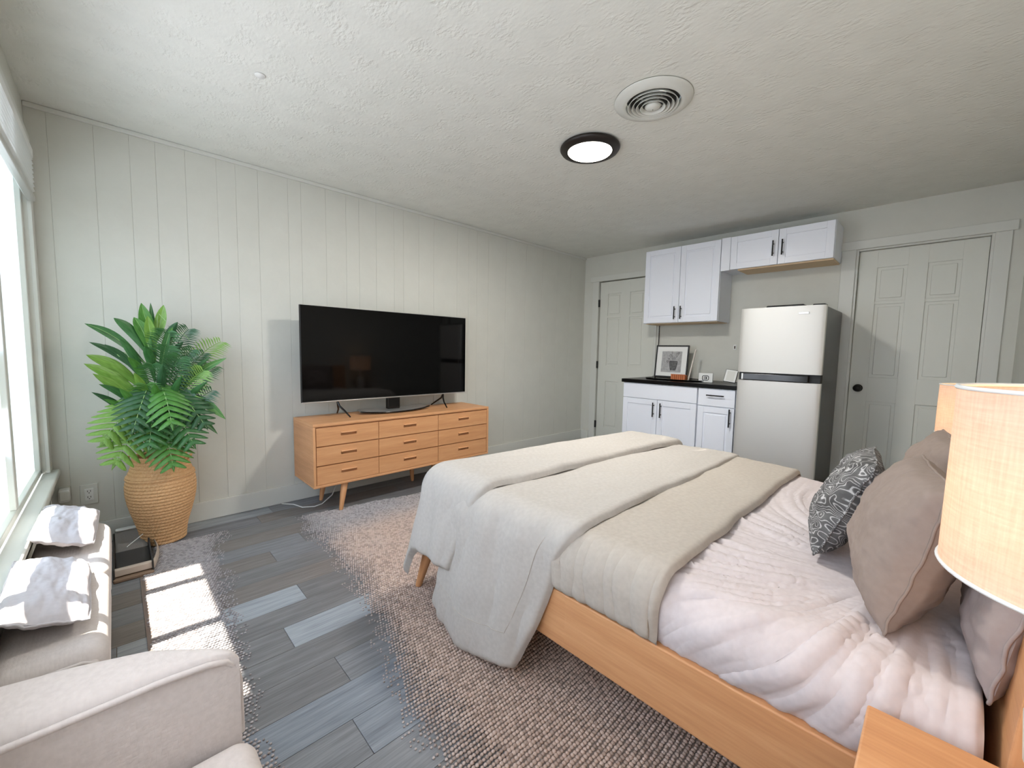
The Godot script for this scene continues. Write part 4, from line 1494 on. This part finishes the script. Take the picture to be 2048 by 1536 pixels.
func split_leaf(parent: Node3D, a: Vector3, e: Vector3, w: float, m: Material) -> void:
	# heart shaped blade cut into fingers, drooping from its stalk
	var b := MB.new()
	var dir := e - a
	var side := dir.cross(Vector3(1.0, 0.5, 0.0)).normalized()
	var out := side.cross(dir).normalized()
	if out.x < 0: out = -out
	var at := func(u: float) -> Vector3: return a + dir * u + out * sin(u * PI * 0.9) * 0.06
	var n := 8
	for i in n:
		var u := 0.10 + 0.80 * i / (n - 1.0)
		var p: Vector3 = at.call(u)
		for s in [-1.0, 1.0]:
			var l := w * 0.62 * sin(PI * clampf(0.20 + u * 0.70, 0.0, 1.0))
			var d: Vector3 = (side * s + dir.normalized() * 0.55).normalized()
			b.shell(6, 4, func(q: float, v: float):
				var k: float = v * 2.0 - 1.0
				var hw := 0.0165 * pow(sin(PI * clampf(0.30 + q * 0.69, 0.0, 1.0)), 0.55)
				return p + d * l * q + dir.normalized() * k * hw - out * q * q * l * 0.35 + out * 0.004 * (1.0 - k * k), 0.001, 0.1, 0.2, out, Vector2.ONE)
	b.shell(6, 4, func(q: float, v: float):
		var k: float = v * 2.0 - 1.0
		return at.call(0.85 + 0.2 * q) + side * k * 0.018 * (1.0 - q), 0.001, 0.1, 0.2, out, Vector2.ONE)
	var o := part("split_leaf", b, m, parent)
	b = MB.new()
	var pts: Array = [Vector3(0.02, maxf(0.04, a.y - 0.18), a.z * 0.3)]
	for i in 6: pts.append((at.call(i / 5.0) as Vector3) + out * 0.003)
	b.tube(pts, [0.004, 0.0032, 0.0028, 0.0024, 0.002, 0.0015, 0.001], 5)
	part("midrib", b, M.vein, o)

# ---------------------------------------------------------------- nightstands and lamps
func build_lamps() -> void:
	var spots := [
		[Vector3(3.46, 0, 3.715), 0.36, 0.35, 0.53, "oak nightstand beside the bed under the lamp with the large glowing shade", "cream linen table lamp glowing over the bed corner and the grey pillow", Vector3(3.502, 0.53, 3.67), 0.157, 0.885, 1.123],
		[Vector3(3.47, 0, 1.72), 0.34, 0.34, 0.46, "oak nightstand on the fridge side of the bed behind the pillows", "cream linen table lamp mostly hidden behind the other lamp", Vector3(3.475, 0.46, 1.70), 0.150, 0.815, 1.042]]
	for s in spots:
		var p: Vector3 = s[0]
		var w: float = s[1]
		var d: float = s[2]
		var h: float = s[3]
		var t := thing("nightstand", s[4], "nightstand", p, "oak nightstands")
		var b := MB.new()
		b.rb(Vector3(-w / 2, h - 0.028, -d / 2), Vector3(w / 2, h, d / 2), 0.004, 2)
		part("top", b, M.oak, t)
		b = MB.new()
		b.rb(Vector3(-w / 2 + 0.01, h - 0.17, -d / 2 + 0.01), Vector3(w / 2 - 0.01, h - 0.028, d / 2 - 0.01), 0.003)
		part("case", b, M.oak, t)
		b = MB.new()
		b.rb(Vector3(-w / 2 + 0.002, h - 0.158, -d / 2 + 0.03), Vector3(-w / 2 + 0.014, h - 0.036, d / 2 - 0.03), 0.003)
		var dr := part("drawer", b, M.oak, t)
		b = MB.new()
		b.rb(Vector3(-w / 2 - 0.010, h - 0.105, -0.05), Vector3(-w / 2 + 0.004, h - 0.089, 0.05), 0.005, 2)
		part("handle", b, M.oak, dr)
		for sx in [-1.0, 1.0]:
			for sz in [-1.0, 1.0]:
				b = MB.new()
				b.tube([Vector3(sx * (w / 2 - 0.02), 0.001, sz * (d / 2 - 0.02)), Vector3(sx * (w / 2 - 0.045), h - 0.168, sz * (d / 2 - 0.045))], [0.011, 0.018], 12)
				part("leg", b, M.oak, t)
		var lp: Vector3 = s[6]
		var r: float = s[7]
		var y0: float = s[8] - lp.y
		var y1: float = s[9] - lp.y
		var l := thing("table_lamp", s[5], "lamp", lp, "table lamps by the bed")
		b = MB.new()
		b.lathe([Vector2(0, 0.001), Vector2(0.07, 0.001), Vector2(0.072, 0.012), Vector2(0.05, 0.02), Vector2(0.04, 0.05), Vector2(0.062, 0.11), Vector2(0.066, 0.17), Vector2(0.045, 0.235), Vector2(0.018, 0.27), Vector2(0.012, y0 + 0.02), Vector2(0, y0 + 0.02)], 32)
		part("base", b, M.ceramic, l)
		b = MB.new()
		b.lathe([Vector2(r, y0), Vector2(r * 0.985, y1)], 72, Vector3.ZERO, Transform3D.IDENTITY, Vector2(1, 1))
		var sh := part("lamp_shade", b, M.shade, l)
		for yy in [[y0, r], [y1, r * 0.985]]:
			b = MB.new()
			var ring: Array = []
			for i in 65: ring.append(Vector3(cos(TAU * i / 64.0) * yy[1], yy[0], sin(TAU * i / 64.0) * yy[1]))
			b.tube(ring, 0.003, 6)
			part("shade_trim", b, M.white_plastic, sh)
		b = MB.new()
		for a in 3:
			var an := TAU * a / 3.0
			b.tube([Vector3(0.014, y1 - 0.03, 0).rotated(Vector3.UP, an), Vector3(r * 0.98, y1 - 0.008, 0).rotated(Vector3.UP, an)], 0.0016, 5)
		b.tube([Vector3(0, y0, 0), Vector3(0, y0 + 0.05, 0)], 0.014, 10)
		part("fitter", b, M.silver, l)
		b = MB.new()
		b.lathe([Vector2(0, 0.05), Vector2(0.012, 0.055), Vector2(0.027, 0.085), Vector2(0.028, 0.105), Vector2(0.018, 0.126), Vector2(0, 0.132)], 20, Vector3(0, y0, 0))
		part("light_bulb", b, M.bulb, l)
		var om := OmniLight3D.new()
		om.name = "bulb_light"
		om.light_color = Color(1.0, 0.84, 0.66)
		om.light_energy = 0.0095
		om.light_size = 0.028
		om.omni_range = 8.0
		om.omni_attenuation = 2.0
		om.shadow_enabled = true
		om.position = Vector3(0, y0 + 0.095, 0)
		l.add_child(om)

# ---------------------------------------------------------------- ceiling fixtures
func build_ceiling_fixtures() -> void:
	var c := thing("ceiling_light", "round glowing ceiling light with a dark bronze rim", "ceiling light", Vector3(1.785, CEIL, 2.41))
	var b := MB.new()
	b.lathe([Vector2(0.0, -0.0005), Vector2(0.150, -0.0005), Vector2(0.172, -0.006), Vector2(0.176, -0.016), Vector2(0.168, -0.028), Vector2(0.136, -0.037), Vector2(0.129, -0.031), Vector2(0, -0.028)], 64)
	part("rim", b, M.bronze, c)
	b = MB.new()
	b.lathe([Vector2(0.0, -0.042), Vector2(0.06, -0.0415), Vector2(0.11, -0.039), Vector2(0.126, -0.036), Vector2(0.130, -0.0315)], 48)
	part("diffuser", b, M.diffuser, c)
	var al := AreaLight3D.new()
	al.name = "diffuser_light"
	al.area_size = Vector2(0.24, 0.24)
	al.light_color = Color(1.0, 0.985, 0.96)
	al.light_energy = 1.75
	al.area_range = 10.0
	al.area_attenuation = 2.0
	al.shadow_enabled = true
	al.rotation = Vector3(-PI / 2, 0, 0)
	al.position = Vector3(0, -0.047, 0)
	c.add_child(al)

	var v := thing("ceiling_vent", "round white ceiling air vent with concentric rings near the light", "vent", Vector3(2.272, CEIL, 2.575))
	b = MB.new()
	b.lathe([Vector2(0.124, -0.003), Vector2(0.125, -0.019), Vector2(0.132, -0.025), Vector2(0.146, -0.022), Vector2(0.164, -0.014), Vector2(0.180, -0.007), Vector2(0.182, -0.0008), Vector2(0.150, -0.0008)], 72)
	part("flange", b, M.trim, v)
	b = MB.new()
	b.lathe([Vector2(0.122, 0.004), Vector2(0.122, 0.34), Vector2(0, 0.34), Vector2(0, 0.345), Vector2(0.1235, 0.345), Vector2(0.1235, 0.004), Vector2(0.122, 0.004)], 40)
	part("duct", b, mat(c8(150, 150, 148), 0.5, 0.6), v)
	for k in 4:
		var r := 0.054 + k * 0.0195
		var y := -0.040 + k * 0.0035
		b = MB.new()
		b.lathe([Vector2(r - 0.007, y + 0.016), Vector2(r - 0.003, y + 0.007), Vector2(r + 0.003, y), Vector2(r + 0.006, y + 0.0008), Vector2(r, y + 0.008), Vector2(r - 0.005, y + 0.016), Vector2(r - 0.007, y + 0.016)], 60)
		part("ring", b, M.trim, v)
	b = MB.new()
	b.lathe([Vector2(0, -0.046), Vector2(0.016, -0.044), Vector2(0.030, -0.038), Vector2(0.038, -0.030), Vector2(0.030, -0.024), Vector2(0, -0.022)], 36)
	part("centre_cone", b, M.trim, v)
	b = MB.new()
	b.lathe([Vector2(0, -0.0475), Vector2(0.0022, -0.047), Vector2(0.0022, -0.043), Vector2(0, -0.043)], 10)
	part("screw", b, M.black, v)
	b = MB.new()
	for a in [0.4, 0.4 + PI / 2]:
		var d := Vector3(cos(a), 0, sin(a))
		b.tube([d * -0.104 + Vector3(0, -0.012, 0), d * 0.104 + Vector3(0, -0.012, 0)], 0.003, 6)
	part("bracket", b, M.silver, v)

	b = MB.new()
	b.lathe([Vector2(0, -0.008), Vector2(0.018, -0.007), Vector2(0.022, -0.003), Vector2(0.022, -0.0005), Vector2(0, -0.0005)], 24)
	var d := part("cover_disc", b, M.white_plastic, self, Transform3D(Basis.IDENTITY, Vector3(1.105, CEIL, 3.977)))
	tag(d, "small plain white disc on the bare ceiling", "ceiling cover")

# ---------------------------------------------------------------- small things
func build_small_things() -> void:
	var b := MB.new()
	# framed drawing on the countertop
	var pf := thing("picture_frame", "black framed grey drawing of a flower vase leaning on the countertop", "picture", Vector3(1.315, 0.906, 0.20))
	var bx := Basis(Vector3.RIGHT, -0.14)
	pf.transform = Transform3D(Basis(Vector3.UP, 0.10) * bx, Vector3(1.318, 0.9075, 0.225))
	var w := 0.345
	var h := 0.345
	for s in [[-w / 2, -w / 2 + 0.014, 0.0, h], [w / 2 - 0.014, w / 2, 0.0, h], [-w / 2 + 0.014, w / 2 - 0.014, 0.0, 0.014], [-w / 2 + 0.014, w / 2 - 0.014, h - 0.014, h]]:
		b = MB.new()
		b.rb(Vector3(s[0], s[2], -0.010), Vector3(s[1], s[3], 0.010), 0.002)
		part("frame_bar", b, M.black, pf)
	b = MB.new()
	b.box(Vector3(-w / 2 + 0.010, 0.010, -0.008), Vector3(w / 2 - 0.010, h - 0.010, 0.002))
	part("mat_board", b, M.white_plastic, pf)
	b = MB.new()
	b.quad(Vector3(-0.105, 0.055, 0.0026), Vector3(0.105, 0.055, 0.0026), Vector3(0.105, 0.28, 0.0026), Vector3(-0.105, 0.28, 0.0026), Vector3(0, 0, 1))
	for i in 4: b.uv[i] = [Vector2(0, 1), Vector2(1, 1), Vector2(1, 0), Vector2(0, 0)][i]
	part("drawing", b, drawing_material(), pf)
	# black tray it stands on
	b = MB.new()
	var tray := thing("serving_tray", "shallow black oval tray lying on the dark countertop", "tray", Vector3(1.42, 0.889, 0.30))
	var pr := [Vector2(0, 0.0008), Vector2(0.93, 0.0008), Vector2(1.0, 0.012), Vector2(0.985, 0.015), Vector2(0.92, 0.006), Vector2(0, 0.006)]
	b.lathe(pr, 48, Vector3.ZERO, Transform3D(Basis.from_scale(Vector3(0.34, 1.0, 0.19)), Vector3.ZERO))
	part("dish", b, M.black_gloss, tray)
	# slatted wooden box and a thin stick beside the picture
	var wb := thing("wooden_box", "small reddish slatted wooden box in front of the framed drawing", "box", Vector3(1.495, 0.899, 0.40))
	var red := textured(mat(c8(222, 176, 158), 0.6), (M.oak as StandardMaterial3D).albedo_texture, Vector3(2, 6, 1))
	b = MB.new()
	b.rb(Vector3(-0.072, 0.0, -0.03), Vector3(0.072, 0.050, 0.020), 0.002)
	part("body", b, red, wb)
	for i in 7:
		b = MB.new()
		b.rb(Vector3(-0.073 + i * 0.021, 0.001, 0.025), Vector3(-0.073 + i * 0.021 + 0.018, 0.057, 0.031), 0.002)
		part("slat", b, red, wb)
	b = MB.new()
	b.tube([Vector3(1.545, 0.891, 0.30), Vector3(1.567, 1.205, 0.20)], 0.008, 8)
	tag(part("wooden_stick", b, M.ceramic, self), "pale wooden stick leaning beside the picture frame", "stick")
	# small white sign with a black emblem, and a white tablet
	var sg := thing("desk_sign", "small white block sign with a black rounded emblem on the countertop", "sign", Vector3(1.742, 0.8895, 0.36))
	sg.rotation.y = 0.12
	b = MB.new()
	b.rb(Vector3(-0.064, 0.0, -0.012), Vector3(0.064, 0.088, 0.012), 0.002)
	part("block", b, M.white_plastic, sg)
	b = MB.new()
	var rr: Array = []
	for i in 37:
		var a := TAU * i / 36.0
		var q := Vector2(signf(cos(a)) * pow(absf(cos(a)), 0.5), signf(sin(a)) * pow(absf(sin(a)), 0.5))
		rr.append(Vector3(q.x * 0.028, 0.042 + q.y * 0.022, 0.0125))
	b.tube(rr, 0.0035, 6)
	part("emblem_ring", b, M.black, sg)
	b = MB.new()
	var lo: Array = []
	for i in 25:
		var a := TAU * i / 24.0
		lo.append(Vector3(-0.004 + cos(a) * 0.009, 0.041 + sin(a) * 0.011, 0.0125))
	b.tube(lo, 0.003, 6)
	b.tube([Vector3(0.010, 0.056, 0.0125), Vector3(0.010, 0.026, 0.0125)], 0.003, 6)
	part("emblem_letter", b, M.black, sg)
	var tb := thing("tablet", "white tablet with a dark rim propped against the wall beside the fridge", "tablet", Vector3(1.935, 0.8895, 0.27))
	tb.transform = Transform3D(Basis(Vector3.UP, 0.05) * Basis(Vector3.BACK, -0.12) * Basis(Vector3.RIGHT, -0.30), Vector3(1.925, 0.8975, 0.27))
	b = MB.new()
	b.rb(Vector3(-0.055, 0, -0.006), Vector3(0.055, 0.125, 0.004), 0.004, 2)
	part("case", b, M.black_soft, tb)
	b = MB.new()
	b.rb(Vector3(-0.051, 0.004, 0.002), Vector3(0.051, 0.121, 0.006), 0.003, 2)
	part("face", b, M.white_plastic, tb)
	b = MB.new()
	b.rb(Vector3(-0.034, 0.016, 0.0045), Vector3(0.034, 0.109, 0.0068), 0.001)
	part("display", b, M.trim, tb)
	# cord hanging behind the picture from the wall cabinet
	b = MB.new()
	b.tube([Vector3(1.075, 1.474, 0.03), Vector3(1.07, 1.30, 0.022), Vector3(1.058, 1.10, 0.02), Vector3(1.05, 0.95, 0.022), Vector3(1.06, 0.8955, 0.05), Vector3(1.10, 0.8945, 0.09)], 0.005, 8)
	tag(part("power_cord", b, M.black_soft, self), "thin black cord running from the wall cabinet to the countertop", "cord")
	# electrical fittings
	var ou := thing("wall_outlet", "white double power outlet low on the panelled wall beside the basket", "outlet", Vector3(0.0008, 0.298, 4.642))
	outlet(ou, Basis(Vector3.UP, PI / 2), true)
	var sw := thing("light_switch", "small pale switch plate on the wall between picture and fridge", "switch", Vector3(1.872, 1.235, 0.0008))
	outlet(sw, Basis.IDENTITY, false)
	var ng := thing("night_light", "white plastic plug-in night light in the corner under the window", "night light", Vector3(0.0008, 0.325, 4.735))
	b = MB.new()
	b.rb(Vector3(0.0, -0.040, -0.022), Vector3(0.012, 0.040, 0.022), 0.003)
	part("back_plate", b, M.trim, ng)
	b = MB.new()
	b.rb(Vector3(0.012, -0.034, -0.022), Vector3(0.075, 0.034, 0.022), 0.010, 3)
	part("body", b, M.white_plastic, ng)
	b = MB.new()
	b.rb(Vector3(0.06, -0.026, -0.024), Vector3(0.080, 0.026, 0.017), 0.006, 2)
	part("cover", b, M.trim, ng)
	# loose cable by the dresser leg
	b = MB.new()
	b.tube([Vector3(0.03, 0.006, 3.66), Vector3(0.10, 0.005, 3.60), Vector3(0.20, 0.005, 3.57), Vector3(0.24, 0.005, 3.50), Vector3(0.22, 0.005, 3.44), Vector3(0.12, 0.02, 3.33), Vector3(0.05, 0.12, 3.25), Vector3(0.04, 0.20, 3.22)], 0.004, 8)
	tag(part("cable", b, M.white_plastic, self), "white cable lying on the floor by the dresser leg", "cable")
	# low fabric holder on the floor between bench and basket
	var fh := thing("floor_caddy", "low grey fabric caddy with a beige strap on the floor beside the bench", "storage caddy", Vector3(0.36, 0, 4.48))
	var grey := relief(mat(c8(132, 127, 122), 0.9), to_tex(noise_img(128, 128, 0.1, 90, 3)), 0.05)
	var dark := mat(c8(58, 56, 54), 0.9)
	var beige := mat(c8(196, 182, 168), 0.8)
	b = MB.new()
	b.rb(Vector3(-0.29, 0.001, -0.075), Vector3(0.28, 0.016, 0.075), 0.004)
	part("bottom", b, mat(c8(140, 116, 96), 0.8), fh)
	b = MB.new()
	b.rb(Vector3(-0.29, 0.012, -0.076), Vector3(0.26, 0.06, -0.068), 0.003)
	b.rb(Vector3(-0.29, 0.012, 0.068), Vector3(0.26, 0.06, 0.076), 0.003)
	b.rb(Vector3(-0.292, 0.012, -0.076), Vector3(-0.282, 0.06, 0.076), 0.003)
	part("wall_panel", b, dark, fh)
	b = MB.new()
	b.shell(16, 10, func(u: float, v: float):
		return Vector3(lerpf(-0.25, -0.02, u), 0.085 - 0.055 * u - 0.02 * sin(u * PI), lerpf(-0.066, 0.066, v)), 0.006, 0.1, 0.1, Vector3.UP)
	part("flap", b, grey, fh)
	b = MB.new()
	b.shell(16, 10, func(u: float, v: float):
		return Vector3(lerpf(0.0, 0.22, u), 0.05 - 0.02 * u - 0.012 * sin(u * PI), lerpf(-0.066, 0.066, v)), 0.006, 0.1, 0.1, Vector3.UP)
	part("flap", b, dark, fh)
	b = MB.new()
	b.rb(Vector3(-0.262, 0.084, -0.064), Vector3(-0.228, 0.096, 0.064), 0.0055, 3)
	part("bar", b, M.white_plastic, fh)
	b = MB.new()
	b.shell(30, 4, func(u: float, v: float):
		var z := -0.078 - 0.028 * sin(u * PI)
		return Vector3(lerpf(-0.20, 0.24, u), lerpf(0.012, 0.052, v), z + v * 0.006), 0.005, 0.04, 0.3, Vector3(0, 0.2, -1))
	part("strap", b, beige, fh)
	b = MB.new()
	b.rb(Vector3(0.225, 0.02, -0.078), Vector3(0.252, 0.056, 0.074), 0.006, 2)
	part("front_band", b, beige, fh)
	b = MB.new()
	b.tube([Vector3(-0.23, 0.092, -0.062), Vector3(-0.18, 0.10, -0.076), Vector3(-0.13, 0.092, -0.070), Vector3(-0.04, 0.055, 0.02)], 0.002, 6)
	part("wire_loop", b, M.white_plastic, fh)

func outlet(o: Node3D, bs: Basis, double: bool) -> void:
	var xf := Transform3D(bs, Vector3.ZERO)
	var b := MB.new()
	var hw := 0.036 if double else 0.014
	var hh := 0.058 if double else 0.026
	b.rb(Vector3(-hw, -hh, 0), Vector3(hw, hh, 0.006), 0.003, 2, xf)
	part("plate", b, M.trim if double else M.white_plastic, o)
	if not double:
		b = MB.new()
		b.rb(Vector3(-0.006, -0.014, 0.005), Vector3(0.006, 0.014, 0.010), 0.002, 1, xf)
		part("toggle", b, M.soil, o)
		return
	b = MB.new()
	b.rb(Vector3(-0.018, -0.034, 0.005), Vector3(0.018, 0.034, 0.008), 0.002, 1, xf)
	part("insert", b, M.white_plastic, o)
	for y in [-0.017, 0.017]:
		for x in [-0.006, 0.006]:
			b = MB.new()
			b.box(Vector3(x - 0.0013, y - 0.002, 0.0075), Vector3(x + 0.0013, y + 0.007, 0.0086), xf)
			part("slot", b, M.black, o)
		b = MB.new()
		b.box(Vector3(-0.0022, y - 0.010, 0.0075), Vector3(0.0022, y - 0.006, 0.0086), xf)
		part("slot", b, M.black, o)

# grey pencil picture: vase with a few flowers
func drawing_material() -> StandardMaterial3D:
	var s := 160
	var im := Image.create(s, s, false, Image.FORMAT_RGB8)
	var nd := noise_img(s, s, 0.04, 95, 4).get_data()
	for y in s:
		for x in s:
			var g := 0.66 + (nd[y * s + x] / 255.0 - 0.5) * 0.14
			if x > 70 and absf(x - 78.0 - y * 0.1) < 3.0 and y < 70: g -= 0.12
			var t := (y - 74) / 70.0
			if t >= 0.0 and t <= 1.0:
				var hw := 31.0 - 12.0 * t * t
				var dx := absf(x - 96.0)
				if dx < hw: g = 0.36 + (nd[y * s + x] / 255.0 - 0.5) * 0.20
				if absf(dx - hw) < 1.6: g = 0.10
				if t < 0.05 and dx < hw: g = 0.16
			im.set_pixel(x, y, Color(g, g, g))
	for f in [[70, 34, 12], [120, 26, 11], [96, 50, 10], [48, 78, 9], [134, 14, 8], [58, 58, 8]]:
		for i in 64:
			var a := TAU * i / 64.0
			var r: float = f[2] * (0.75 + 0.25 * sin(a * 5.0))
			var p := Vector2i(int(f[0] + cos(a) * r), int(f[1] + sin(a) * r))
			for q in 2:
				if p.x + q < s and p.y < s and p.x >= 0 and p.y >= 0: im.set_pixel(p.x + q, p.y, Color(0.08, 0.08, 0.08))
		for i in 30:
			var t := i / 29.0
			var p := Vector2(f[0], f[1] + f[2]).lerp(Vector2(96, 76), t)
			if p.x < s and p.y < s: im.set_pixel(int(p.x), int(p.y), Color(0.14, 0.14, 0.14))
	var m := mat(Color.WHITE, 0.5)
	m.albedo_texture = to_tex(im)
	return m
